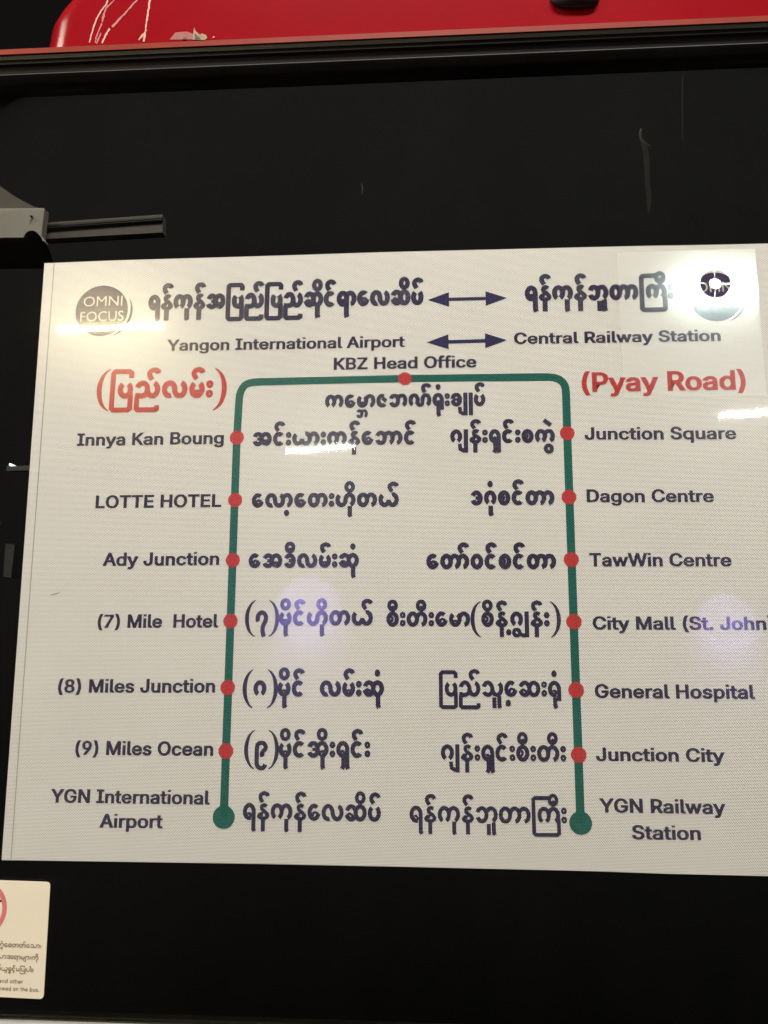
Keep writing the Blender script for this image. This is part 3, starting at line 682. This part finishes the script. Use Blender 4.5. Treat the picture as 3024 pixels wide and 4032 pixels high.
    'p': (424, ('53 -143 53 379 112 379 112 319 118 319 137 346 147 355 158 364 171 373 188 379 207 383 229 384 248 383 265 381 282 376 298 369 313 361 327 350 339 338 351 325 361 309 370 293 377 274 383 255 387 234 389 212 390 189 389 165 387 143 383 122 377 103 370 84 361 68 351 52 340 39 327 27 313 16 298 7 282 1 266 -4 248 -7 229 -8 208 -7 189 -3 173 4 159 12 147 21 138 31 118 59 114 59 114 -143', '220 47 242 49 262 55 279 66 294 80 306 97 316 117 323 139 327 163 328 189 327 215 323 239 316 261 307 281 295 298 280 311 262 322 243 328 220 330 198 328 178 322 161 312 147 299 134 282 125 263 118 241 114 216 113 189 114 162 118 138 125 115 135 95 147 78 162 65 179 55 198 49')),
    'q': (424, ('372 -143 311 -143 311 59 306 59 287 31 277 21 266 12 252 4 236 -3 217 -7 195 -8 177 -7 159 -4 142 1 126 7 111 16 98 27 85 39 74 52 63 68 55 84 47 103 42 122 37 143 35 165 34 189 35 212 37 234 42 255 47 274 55 293 64 309 74 325 85 338 98 350 112 361 127 369 143 376 159 381 177 383 196 384 218 383 237 379 253 373 267 364 278 355 287 346 307 319 313 319 313 379 372 379', '205 47 226 49 246 55 263 65 278 78 290 95 299 115 306 138 310 162 312 189 310 216 306 241 300 263 290 282 278 299 263 312 246 322 227 328 205 330 182 328 162 322 145 311 130 298 118 281 108 261 102 239 98 215 96 189 98 163 102 139 109 117 118 97 130 80 145 66 162 55 182 49')),
    'r': (259, ('53 0 53 379 112 379 112 321 115 321 124 339 137 354 152 367 171 377 191 383 213 385 229 384 243 384 243 322 230 324 207 326 190 324 174 321 159 315 146 306 135 296 126 284 119 269 115 254 114 237 114 0',)),
    's': (365, ('182 -8 157 -7 133 -3 112 3 93 12 76 24 62 38 50 54 41 73 36 94 94 107 101 87 111 72 124 60 141 52 160 47 181 45 206 47 227 53 244 62 258 74 265 88 268 103 266 115 262 126 254 136 243 144 229 150 212 155 149 170 130 175 112 182 97 190 83 198 72 208 58 227 50 249 47 274 49 295 55 314 65 332 79 347 95 360 115 370 137 378 161 383 187 384 212 383 234 379 254 372 271 363 286 352 299 339 309 324 318 308 324 290 268 277 262 291 254 304 243 316 228 325 210 331 187 333 166 331 147 326 131 317 119 305 111 292 109 277 110 264 115 253 124 243 136 235 152 229 172 223 229 209 249 204 267 197 282 190 295 181 306 171 320 153 328 131 331 107 329 85 323 65 312 47 298 31 281 18 260 6 236 -2 210 -7',)),
    't': (227, ('204 379 204 327 6 327 6 379', '65 471 126 471 126 98 127 83 130 70 136 61 144 55 156 51 170 50 185 51 202 54 213 2 192 -3 168 -4 150 -3 133 0 117 5 104 12 92 21 77 41 68 64 65 93')),
    'u': (410, ('182 -5 158 -3 135 2 115 11 97 23 82 39 69 59 63 72 59 87 55 103 53 120 53 139 53 379 114 379 114 144 116 117 124 94 137 75 154 61 175 53 200 50 218 51 234 55 249 62 263 71 274 83 283 97 290 113 295 132 296 153 296 379 357 379 357 0 298 0 298 92 307 92 300 72 291 54 281 39 269 27 257 17 234 5 209 -3',)),
    'w': (567, ('138 0 23 379 87 379 133 214 154 137 175 41 165 41 186 135 206 214 252 379 316 379 362 214 382 136 402 41 391 41 413 135 434 214 480 379 545 379 429 0 368 0 319 172 305 225 291 280 277 338 291 338 277 280 263 225 248 172 199 0',)),
    'y': (389, ('47 -139 61 -86 71 -87 83 -89 94 -90 104 -89 113 -86 122 -81 130 -74 138 -64 145 -51 151 -36 163 -1 17 379 84 379 165 155 187 87 206 21 184 21 202 87 224 155 305 379 371 379 204 -58 196 -77 187 -93 177 -107 165 -119 153 -128 139 -136 125 -141 109 -144 91 -145 65 -143',)),
}
from mathutils.geometry import tessellate_polygon
BOLD = 31.0
def text_mesh(s, space=0.0, bold=BOLD):
    """letters with a heavier edge: the filled outline plus a band along it; returns points (x, y, layer) and faces"""
    V, F, x = [], [], 0.0
    for n, ch in enumerate(s):
        adv, loops = GLYPHS[ch]
        loops = [[int(q) for q in l.split()] for l in loops]
        loops = [[(x + l[i], l[i + 1]) for i in range(0, len(l), 2)] for l in loops]
        if loops:
            if ch.islower():     # a lower x-height, as in the printed face
                loops = [[(p[0], p[1] if p[1] <= 0 else p[1] * 0.925 if p[1] <= 384 else 355 + (p[1] - 384) * (509 - 355) / (509 - 384)) for p in l] for l in loops]
            if ch == 'i':        # a square dot clear of the stem
                stem = min(loops, key=lambda l: min(q[1] for q in l))
                xs_ = [p[0] for p in stem]
                loops = [stem, [(min(xs_), 466), (min(xs_), 511), (max(xs_), 511), (max(xs_), 466)]]
                loops = [l if sum(l[i - 1][0] * l[i][1] - l[i][0] * l[i - 1][1] for i in range(len(l))) > 0 else l[::-1] for l in loops]
            area_of = lambda l: sum(l[i - 1][0] * l[i][1] - l[i][0] * l[i - 1][1] for i in range(len(l))) / 2
            big = max(loops, key=lambda l: abs(area_of(l)))
            sgn = 1 if area_of(big) > 0 else -1
            solid = [l for l in loops if area_of(l) * sgn > 0]
            holes = [l for l in loops if area_of(l) * sgn < 0]
            box = lambda l: (min(p[0] for p in l), min(p[1] for p in l), max(p[0] for p in l), max(p[1] for p in l))
            for l in solid:
                b0 = box(l)
                mine = [l] + [h_ for h_ in holes if box(h_)[0] > b0[0] and box(h_)[1] > b0[1] and box(h_)[2] < b0[2] and box(h_)[3] < b0[3]]
                b = len(V)
                V += [(p[0], p[1], 0 if l is big else -1) for q in mine for p in q]
                F += [tuple(b + i for i in t) for t in tessellate_polygon([[Vector((p[0], p[1], 0)) for p in q] for q in mine])]
            for k, l in enumerate(loops):      # the band lies outside the outline, facet by facet
                vs, fs = ribbon(l, bold * 2, True)
                m = len(l)
                out = vs[m:] if sgn > 0 else vs[:m]
                out = [(o_[0], q_[1] + (o_[1] - q_[1]) * 0.62) for o_, q_ in zip(out, l)]   # stems heavier than bars
                for i in range(m):
                    j = (i + 1) % m
                    b = len(V)
                    V += [(p[0], p[1], 1 + i % 3 + 3 * (k % 2) + 6 * (n % 2)) for p in (l[i], l[j], out[j], out[i])]
                    F.append((b, b + 1, b + 2, b + 3))
        x += adv + space
    return V, F
CAP0, CAP1 = -BOLD, 509.0 + BOLD

def thin_text(s):
    """thin lettering of the round logos, from the built-in font"""
    c = bpy.data.curves.new("t", 'FONT')
    c.body = s; c.size = 1.0; c.offset = -0.004; c.resolution_u = 4
    o = bpy.data.objects.new("t", c)
    COL.objects.link(o)
    dg = bpy.context.evaluated_depsgraph_get(); dg.update()
    me = o.evaluated_get(dg).to_mesh()
    v = [(p.co.x, p.co.y) for p in me.vertices]; f = [tuple(p.vertices) for p in me.polygons]
    o.evaluated_get(dg).to_mesh_clear()
    bpy.data.objects.remove(o); bpy.data.curves.remove(c)
    return [(p[0], p[1], 0) for p in v], f

def latin(s, xl, xr, yl, yr, cap, mat, parent, name, y=Y_INK, space=14.0, bold=BOLD, plane=0.0, label=None, thin=False):
    if thin:
        v, f = thin_text(s); c0, c1 = 0.0, max(p[1] for p in thin_text("I")[0])
    else:
        v, f = text_mesh(s, space, bold); c0, c1 = -bold * 0.62, 509.0 + bold * 0.62
    a, b = Vector(at(xl, yl, plane)), Vector(at(xr, yr, plane))
    xm, ym = (xl + xr) / 2, (yl + yr) / 2
    H = (Vector(at(xm, ym - cap, plane)) - Vector(at(xm, ym, plane))).length
    x0 = min(p[0] for p in v); x1 = max(p[0] for p in v)
    u = (b - a); w = u.length; u.normalize()
    n = Vector((-u.z, 0, u.x))
    if not thin: print("latin %-30s stretch %.3f" % (s, w / (x1 - x0) / (H / (c1 - c0))))
    out = []
    for px, py, k in v:
        q = a + u * ((px - x0) / (x1 - x0) * w) + n * ((py - c0) / (c1 - c0) * H)
        out.append((q.x, y - 0.00002 * k, q.z))
    o = MB().add(out, f).build(name, mat, parent)
    if label: o["label"] = label
    return o

EN = [
    ("Yangon International Airport", 656, 1595, 1383, 1367.5, 45), ("Central Railway Station", 2024, 2838, 1355.5, 1343.5, 45.5),
    ("KBZ Head Office", 1314, 1877, 1457, 1447.5, 47.5), ("Innya Kan Boung", 303, 881.5, 1756, 1748, 49),
    ("LOTTE HOTEL", 376, 871.5, 2002, 1996, 50.5), ("Ady Junction", 404, 863.5, 2228.7, 2224.8, 52),
    ("(7) Mile  Hotel", 384, 860, 2473, 2471, 53), ("(8) Miles Junction", 228, 847.5, 2728, 2727, 54),
    ("(9) Miles Ocean", 296, 840, 2972, 2976, 55.5), ("YGN International", 198, 826.5, 3160.5, 3168, 55.5), ("Airport", 391, 641.5, 3259, 3261.5, 56),
    ("Junction Square", 2302, 2900, 1732.4, 1730, 50), ("Dagon Centre", 2310, 2812, 1977.8, 1977.8, 51),
    ("TawWin Centre", 2321, 2881, 2230, 2230.5, 52.5), ("City Mall (St. John)", 2334, 3046, 2479, 2481, 53),
    ("General Hospital", 2342.5, 2974, 2748, 2752, 55), ("Junction City", 2347, 2855, 2996.5, 3001, 54),
    ("YGN Railway", 2359, 2858, 3199, 3206, 56.5), ("Station", 2488.5, 2760.5, 3305, 3308, 57),
]
for s, xl, xr, yl, yr, cap in EN:
    latin(s, xl, xr, yl, yr, cap, M['navy'], sign, "latin_lettering")
latin("(Pyay Road)", 2291, 2938, 1544, 1534.5, 77, M['red'], sign, "latin_lettering", label="large red Pyay Road lettering in brackets")

# ---------------------------------------------------------------- Burmese lettering, drawn stroke by stroke
class Pen:
    def __init__(self, st):
        self.W = st; self.h = st / 2; self.x = 0.0; self.gap = 0.055
        self.strokes = []   # (points, width, closed)
        self.cw = 0.80; self.d = self.cw - st
        self.rx = self.cw / 2 - self.h; self.ry = 0.5 - self.h
        self.mc = 0.0; self.right = 0.0; self.box = None
    def s(self, pts, w=1.0, closed=False):
        ww = [self.W * q for q in w] if isinstance(w, (list, tuple)) else self.W * w
        self.strokes.append(([(p[0] + self.x, p[1]) for p in pts], ww, closed))
    def a(self, k, a0, a1, w=1.0):
        self.s(arc(self.cw / 2 + k * self.d, 0.5, self.rx, self.ry, a0, a1), w)
    def o(self, k, w=1.0):
        self.s(arc(self.cw / 2 + k * self.d, 0.5, self.rx, self.ry, 0, 360)[:-1], w, True)
    def ring(self, cx, cy, rx, ry, w):
        self.s(arc(cx, cy, rx, ry, 0, 360, 18)[:-1], w, True)
    def adv(self, lobes):
        wd = self.cw + (lobes - 1) * self.d
        self.mc = self.x + wd - self.cw / 2
        self.right = self.x + wd
        if self.box is not None:
            self.close_box()
        self.x += wd + self.gap
    def close_box(self):
        x0, short, top = self.box; self.box = None
        keep, self.x = self.x, 0
        r = self.right + 0.02 - self.h
        h = self.h
        c = 0.1
        tb = [(r - short, top)] if short else [(r, top - 0.36), (r, top - c), (r - c, top)]
        self.s(tb + [(x0 + h + c, top), (x0 + h, top - c), (x0 + h, -0.62 + c), (x0 + h + c, -0.62), (r - c, -0.62), (r, -0.62 + c), (r, 0.28)], 0.95)
        self.x = keep

def glyph(p, t):
    W_, h, cw, d, rx, ry = p.W, p.h, p.cw, p.d, p.rx, p.ry
    c = cw / 2; c2 = c + d; xr = c + rx
    thin = 0.62
    if t == '_': p.x += 0.55
    elif t == 'thinspace': p.x += 0.06
    elif t == 'ka': p.a(0, 246, -66); p.a(1, 172, -70); p.adv(2)
    elif t == 'ga': p.a(0, 246, -66); p.adv(1)
    elif t == 'nga': p.a(0, 42, 318); p.adv(1)
    elif t == 'wa': p.o(0); p.adv(1)
    elif t == 'pa': p.a(0, 122, 418); p.adv(1)
    elif t == 'ma': p.a(0, 122, 418); p.s(arc(c, 0.26, 0.14, 0.13, 0, 180), 0.55); p.adv(1)
    elif t == 'sa': p.o(0); p.s(arc(c - 0.13, 0.5, 0.12, 0.15, 80, -80), 0.6); p.adv(1)
    elif t == 'da': p.a(0, 155, -155); p.s([(c - 0.06, 0.5), (xr, 0.5)], 0.8); p.adv(1)
    elif t == 'a':
        p.a(0, 155, -155); p.s([(c - 0.06, 0.5), (c + rx, 0.5)], 0.75)
        p.a(1, 150, -95); p.s(smooth([(c2 - 0.02, 0.12), (c2 - 0.14, 0.2), (c2 - 0.08, 0.36), (c2 + 0.08, 0.38), (c2 + 0.2, 0.4)]), 0.6); p.adv(2)
    elif t == 'ba': p.a(0, 158, -158); p.a(1, 150, -72); p.adv(2)
    elif t == 'tha': p.a(0, 160, -150); p.a(1, 180, 420); p.adv(2)
    elif t == 'nya':
        p.a(0, 165, -100)
        R2 = cw + d
        p.s([(c, h), (h + 0.03, h), (h + 0.03, 0.3)], 0.9)
        p.s([(c, h - 0.02), (h + 0.08, h - 0.02), (h, h - 0.12), (h, -0.54), (h + 0.08, -0.62), (R2 - h - 0.08, -0.62), (R2 - h, -0.56), (R2 - h, -0.38)], 0.95)
        p.a(1, 190, 435); p.adv(2)
    elif t == 'cha':
        p.a(0, 160, -165); p.s(smooth([(c - rx + 0.02, 0.36), (c - 0.1, 0.44), (c + 0.06, 0.34), (c + 0.1, 0.2)]), 0.62); p.o(1); p.adv(2)
    elif t == 'la': p.a(0, 290, 0); p.a(1, 180, 436); p.adv(2)
    elif t == 'ya': p.a(0, 122, 360); p.a(1, 180, 462); p.adv(2)
    elif t == 'ha': p.a(0, 122, 360); p.a(1, 180, -72); p.adv(2)
    elif t == 'nna':
        q = c + rx
        p.a(0, 246, -60); p.s([(q, 0.5), (q, 0.32)] + arc(q + 0.16, 0.3, 0.16, 0.16, 180, 360) + [(q + 0.32, 0.5)], 0.9)
        p.s(arc(q + 0.32 + 0.24, 0.5, 0.24, ry, 180, -72))
        wd = q + 0.8 + h
        p.right = p.x + wd; p.mc = p.right - cw / 2; p.x = p.right + p.gap
    elif t == 'ja': p.a(0, 62, 318); p.s([(c + 0.02, 0.70), (c + rx + 0.04, 0.46)], 0.95); p.adv(1)
    elif t == 'kha': p.a(0, 172, -170); p.s(smooth([(c - rx, 0.40), (c - 0.1, 0.5), (c + 0.06, 0.5), (c + 0.1, 0.36)]), 0.6); p.adv(1)
    elif t in ('ra', 'rashort', 'raha'):
        p.a(0, 290, 0)
        p.s(smooth([(c + 0.0, 0.13), (c + 0.09, 0.24), (c + 0.02, 0.4), (c - 0.1, 0.36)]), 0.55)
        if t == 'rashort': p.s([(xr, 0.52), (xr, -0.22)])
        else: p.s([(xr, 0.52), (xr, -0.5), (xr + 0.06, -0.64)])
        if t == 'raha': p.s([(c + 0.04, 0.16), (c + 0.04, -0.48), (c - 0.05, -0.64)])
        p.adv(1)
    elif t == 'na':
        p.s(smooth([(c + 0.2, 0.80), (c + 0.06, 0.88), (c - 0.09, 0.80), (c - 0.06, 0.62), (c + 0.14, 0.46), (c + 0.27, 0.28), (c + 0.13, 0.13), (c - 0.1, 0.12), (c - 0.26, 0.23), (c - 0.16, 0.36), (c + 0.0, 0.33)]),
            [0.9] * 37 + [0.85] * 24)
        p.s([(c + 0.0, 0.12), (c + 0.0, -0.64)]); p.adv(1)
    elif t == 'ta': p.o(0); p.a(1, 172, -84); p.adv(2)
    elif t == 'aa':
        cx = -p.gap - h + rx
        p.s(arc(cx, 0.5, rx, ry, 150, -84)); p.right = p.x + cx + rx + h; p.mc = p.x + cx; p.x = p.right + p.gap
    elif t == 'e':
        p.a(0, 48, 350); p.s(smooth([(xr - 0.01, 0.42), (c + 0.04, 0.5), (c - 0.08, 0.4), (c - 0.05, 0.28)]), 0.6); p.adv(1)
    elif t == 'vis':
        p.ring(0.17, 0.76, 0.10, 0.125, 0.6); p.ring(0.17, 0.24, 0.10, 0.125, 0.6); p.right = p.x + 0.34; p.x += 0.34 + p.gap
    elif t == 'asat':
        k = p.mc - p.x
        p.s(smooth([(k + 0.27, 1.40), (k + 0.2, 1.53), (k + 0.02, 1.58), (k - 0.16, 1.47), (k - 0.18, 1.28), (k - 0.04, 1.05)]), 0.95)
    elif t in ('i', 'ii'):
        k = p.mc - p.x
        p.ring(k, 1.38, 0.215, 0.27, 0.9)
        if t == 'ii': p.ring(k + 0.02, 1.26, 0.05, 0.06, 0.4)
    elif t == 'am': p.ring(p.mc - p.x, 1.42, 0.085, 0.125, 0.62)
    elif t == 'auk':
        k = p.mc - p.x
        p.ring(k, -0.36, 0.085, 0.125, 0.62)
    elif t == 'aukedge': p.ring(p.right - p.x + 0.02, -0.34, 0.085, 0.115, 0.62)
    elif t == 'aukright':
        p.ring(p.right - p.x + 0.28, -0.36, 0.085, 0.125, 0.62)
    elif t == 'u':
        k = p.mc - p.x + 0.03
        p.s([(k, 0.1), (k, -0.5), (k + 0.06, -0.64)])
    elif t == 'uleft':
        k = p.mc - p.x + 0.02
        p.s([(k, 0.0), (k, -0.5), (k + 0.07, -0.66)])
    elif t == 'uu':
        k = p.mc - p.x
        p.s([(k - 0.16, -0.02), (k - 0.16, -0.66)]); p.s([(k + 0.14, 0.06), (k + 0.14, -0.5), (k + 0.19, -0.66)])
    elif t == 'ai':
        k = p.mc - p.x
        p.s([(k - 0.3, 1.62), (k + 0.14, 1.26)])
    elif t in ('box', 'boxshort'):
        p.box = (p.x, 0.42 if t == 'boxshort' else 0.0, 1.5); p.x += W_ + 0.10
    elif t in ('yapin', 'yapinwa'):
        x = h + 0.02
        p.s([(x, 1.0), (x, -0.64)])
        if t == 'yapin': p.s([(x - 0.1, -0.54), (x - 0.36, -0.38), (x - 0.4, -0.02)], 0.9)
        else:
            p.ring(x - 0.62, -0.36, 0.18, 0.2, 0.85); p.s([(x - 0.44, -0.46), (x - 0.1, -0.56)], 0.9)
        p.right = p.x + x + h; p.x = p.right + p.gap
    elif t == 'utall':
        x = h + 0.02; p.s([(x, 1.0), (x, -0.64)]); p.right = p.x + x + h; p.x = p.right + p.gap
    elif t == 'wahswe': p.ring(p.mc - p.x - 0.02, -0.38, 0.20, 0.23, 0.9)
    elif t == 'subba':
        k = p.mc - p.x - 0.03
        f = lambda pts: [(k + (q[0] - 0.66) * 0.62, -0.72 + q[1] * 0.62) for q in pts]
        p.s(f(arc(c, 0.5, rx, ry, 150, -158)), 0.75); p.s(f(arc(c2, 0.5, rx, ry, 140, -72)), 0.75)
    elif t == 'seven':
        p.s(arc(c, 0.5, rx, ry, 215, 0) + smooth([(xr, 0.5), (xr - 0.04, 0.3), (c + 0.1, 0.05), (c + 0.06, -0.25), (c + 0.1, -0.5), (c + 0.18, -0.66)])[1:]); p.adv(1)
    elif t == 'eight': p.a(0, 246, -66); p.adv(1)
    elif t == 'nine':
        p.s(smooth([(c + 0.04, 0.3), (c + 0.14, 0.2), (c + 0.02, 0.12), (c - 0.02, 0.26), (c + 0.1, 0.42)]), 0.6)
        p.s(smooth([(c + 0.08, 0.4), (xr - 0.04, 0.5), (xr, 0.66), (xr - 0.1, 0.84), (c, 0.885), (c - rx + 0.06, 0.8), (c - rx, 0.55), (c - rx, 0.1), (c - rx, -0.3), (c - rx + 0.08, -0.52), (c + 0.06, -0.6), (xr - 0.06, -0.5), (xr - 0.01, -0.38)])); p.adv(1)
    elif t in ('(', ')'):
        n = 17; wd = 0.58
        ys = [-0.66 + 2.30 * i / (n - 1) for i in range(n)]
        sgn = 1 if t == '(' else -1
        pts = []; ws = []
        for i, y in enumerate(ys):
            q = (i / (n - 1)) * 2 - 1
            x = wd * 0.13 + (wd * 0.87) * (1 - math.sqrt(max(0, 1 - q * q * 0.93))) / (1 - math.sqrt(0.07))
            pts.append((x if t == '(' else wd - x, y)); ws.append(0.22 + 0.72 * (1 - q * q))
        p.s(pts, ws); p.right = p.x + wd; p.x += wd + 0.02
    elif t == 'bar1': p.s([(0.1, 0.0), (0.1, 0.9)], 0.9); p.right = p.x + 0.2; p.x += 0.3
    elif t == 'bar2': p.s([(0.1, 0.0), (0.1, 0.95)], 1.1); p.s([(0.36, 0.0), (0.36, 0.95)], 1.1); p.right = p.x + 0.45; p.x += 0.5
    elif t == 'tallaa':
        p.s(smooth([(-0.2, 1.25), (-0.02, 1.5), (0.14, 1.3), (0.14, 0.9)]) + [(0.14, -0.02)]); p.right = p.x + 0.2; p.x += 0.3
    else: raise ValueError(t)

def burmese(tokens, xl, xr, yl, yr, body, stroke, mat, parent, name, y=Y_INK, plane=0.0, label=None):
    p = Pen(min(0.30, stroke * 1.22) if mat is not M["brown"] else stroke)
    for t in tokens.split(): glyph(p, t)
    a, b = Vector(at(xl, yl, plane)), Vector(at(xr, yr, plane))
    xm, ym = (xl + xr) / 2, (yl + yr) / 2
    H = (Vector(at(xm, ym - body, plane)) - Vector(at(xm, ym, plane))).length
    u = b - a; w = u.length; u.normalize(); n = Vector((-u.z, 0, u.x))
    kx = w / (p.right * H)           # stretch of the line to its measured width
    m = MB()
    for i, (pts, ww, closed) in enumerate(p.strokes):
        vs, fs = ribbon([(q[0] * kx, q[1]) for q in pts], ww, closed)
        yy = y - 0.00002 * (i % 12)
        out = []
        for q in vs:
            g = a + u * (q[0] * H) + n * (q[1] * H)
            out.append((g.x, yy, g.z))
        m.add(out, fs)
    o = m.build(name, mat, parent)
    if label: o["label"] = label
    print("burmese", tokens[:20], "stretch %.3f" % kx)
    return o

YANGON = "ra na asat ka u na asat "
MY = [
    (YANGON + "a box pa nya asat box pa nya asat cha i u nga asat ra aa e la cha i pa asat", 584, 1667, 1224, 1202, 63, 0.27),
    (YANGON + "ba uu ta aa boxshort ka ii vis", 2067, 2652, 1188, 1180, 63, 0.26),
    ("ka e ma subba aa ja ba nna asat rashort uleft am vis kha yapin utall pa asat", 1279.5, 1911.5, 1609, 1600, 55, 0.24),
    ("a nga asat vis ya aa vis ka na asat e ba aa nga asat", 991.5, 1639, 1758, 1752, 57, 0.25),
    ("ga yapin na asat vis raha nga asat vis sa ka wahswe ai", 1772, 2186, 1747, 1745, 56, 0.25),
    ("e la aa auk e ta vis ha i u ta ya asat", 990, 1571, 2000, 1996.5, 58, 0.25),
    ("da ga uleft am sa nga asat ta aa", 1851, 2184, 1991.5, 1990, 60, 0.25),
    ("e a da ii la ma asat vis cha u am", 978, 1414, 2238, 2236, 59, 0.24),
    ("e ta aa asat wa nga asat sa nga asat ta aa", 1678, 2191, 2242, 2242, 62, 0.25),
    ("( seven ) ma i u nga asat ha i u ta ya asat", 967, 1469, 2465.5, 2464, 62, 0.23),
    ("sa ii vis ta ii vis e ma aa ( sa i na asat aukedge thinspace ga yapinwa na asat vis )", 1520.5, 2206, 2468, 2469, 61, 0.23),
    ("( eight ) ma i u nga asat", 958, 1200.5, 2744, 2744, 66, 0.23), ("la ma asat vis cha u am", 1259, 1512.5, 2744, 2744, 66, 0.23),
    ("box pa nya asat tha uu aukright e cha vis rashort uleft am", 1728, 2210, 2743.5, 2745.5, 65, 0.21),
    ("( nine ) ma i u nga asat a i u vis raha nga asat vis", 964, 1458, 2984, 2984, 67, 0.22),
    ("ga yapin na asat vis raha nga asat vis sa ii vis ta ii vis", 1736, 2230, 2997, 3001, 67, 0.21),
    (YANGON + "e la cha i pa asat", 955.5, 1500, 3228, 3236, 68, 0.21),
    (YANGON + "ba uu ta aa boxshort ka ii vis", 1612.5, 2233, 3239, 3245, 68, 0.20),
]
for t, xl, xr, yl, yr, body, st_ in MY:
    burmese(t, xl, xr, yl, yr, body, st_, M['navy'], sign, "burmese_lettering")
burmese("( box pa nya asat la ma asat vis )", 383, 888, 1571, 1567, 71, 0.24, M['red'], sign, "burmese_lettering", label="large red Burmese lettering in brackets")

# ---------------------------------------------------------------- round logos
def logo(cx, cy, r, words, label):
    root = bpy.data.objects.new("logo", None); COL.objects.link(root)
    root.parent = sign; root["label"] = label
    root.location = Vector(at(cx, cy)) - Vector(sign.location)
    c = P2(cx, cy); rr = P2(cx + r, cy)[0] - c[0]
    disc(c, rr, Y_LINE, "logo_disc", M['logo'], root)
    # crescent to the lower right
    b = (c[0] + rr * 0.16, c[1] - rr * 0.03); rb = rr * 1.02
    o1 = arc(b[0], b[1], rb, rb, 32, -74, 30)
    i1 = []
    for k, q in enumerate(o1):
        t = k / 30
        w = 0.10 * math.sin(math.pi * min(1, max(0, t))) ** 0.8 * rr
        dx, dz = q[0] - b[0], q[1] - b[1]; L = math.hypot(dx, dz)
        i1.append((q[0] - dx / L * w, q[1] - dz / L * w))
    n = len(o1)
    MB().add(plane_mesh(o1 + i1, Y_LINE), [(i, i + 1, n + i + 1, n + i) for i in range(n - 1)]).build("logo_crescent", M['logo'], root)
    for s, xl, xr, yl, yr, cap in words:
        latin(s, xl, xr, yl, yr, cap, M['film'], root, "logo_lettering", y=Y_DOT, thin=True)
logo(401, 1224, 103, [("OMNI", 329, 482, 1208, 1204, 38), ("FOCUS", 316, 486, 1268, 1263, 38)], "round purple logo with thin white lettering under the warm streak of light")
logo(2817, 1169, 105, [("OMNI", 2742, 2899, 1152, 1148, 38), ("FOCUS", 2729, 2914, 1213, 1210, 38)], "round logo washed out teal by the lamp behind it")

# ------------------------------------------------------------------ the small notice at the lower left
note = empty("notice_sticker", at(0, 3929), "cream notice sticker with rounded corners and a red ring on the dark window", "sticker")
def rounded(pts, r):
    out = []
    n = len(pts)
    for i in range(n):
        a, b, c = Vector(pts[i - 1]), Vector(pts[i]), Vector(pts[(i + 1) % n])
        u, v = (a - b).normalized() * r, (c - b).normalized() * r
        for k in range(9):
            t = k / 8
            q = (b + u) * (1 - t) ** 2 + b * 2 * t * (1 - t) + (b + v) * t * t
            out.append((q.x, q.y))
    return out
loop = rounded([(-330, 3455), (198, 3473.5), (171, 3934.5), (-350, 3908)], 18)
f = [Vector(at(x, y, -0.0011)) for x, y in loop]; b = [p + Vector((0, 0.0009, 0)) for p in f]
n = len(f)
MB().add(f + b, [tuple(range(n)), tuple(range(2 * n - 1, n - 1, -1))] + [(i, (i + 1) % n, n + (i + 1) % n, n + i) for i in range(n)]).build("sticker", M['cream'], note)
YN = -0.0013
c = P2(-71, 3577); r = abs(P2(20, 3577)[0] - c[0]); w = abs(P2(18, 3577)[0] - P2(0, 3577)[0])
vs, fs = ribbon(arc(c[0], c[1], r, r, 0, 360, 72)[:-1], w, True)
MB().add(plane_mesh(vs, YN), fs).build("red_ring", M['pink'], note)
sheet([(-60, 3541), (9, 3543), (11, 3552), (-60, 3553)], YN + 0.00008, "pictogram", M['maroon'], note)
for t, xl, xr, yl, yr, body, st_ in (("ka wahswe ai e sa ta ta asat e tha aa bar1", -10, 164, 3725.5, 3731.5, 14.2, 0.17),
                                    ("tha aa a ra aa ma yapin aa vis ka i u", -13, 153, 3771.5, 3778.5, 14.2, 0.17),
                                    ("pa asat ya uu kha wahswe nga asat auk ma box pa utall pa tallaa bar2", -9, 133, 3819, 3825.5, 14.2, 0.17)):
    burmese(t, xl, xr, yl, yr, body, st_, M['brown'], note, "burmese_lettering", y=YN)
latin("and other", -3, 92, 3867.5, 3871.5, 16, M['brown'], note, "latin_lettering", y=YN, bold=10.0, space=40.0)
latin("allowed on the bus.", -27, 156, 3896, 3903.5, 16, M['brown'], note, "latin_lettering", y=YN, bold=10.0, space=40.0)
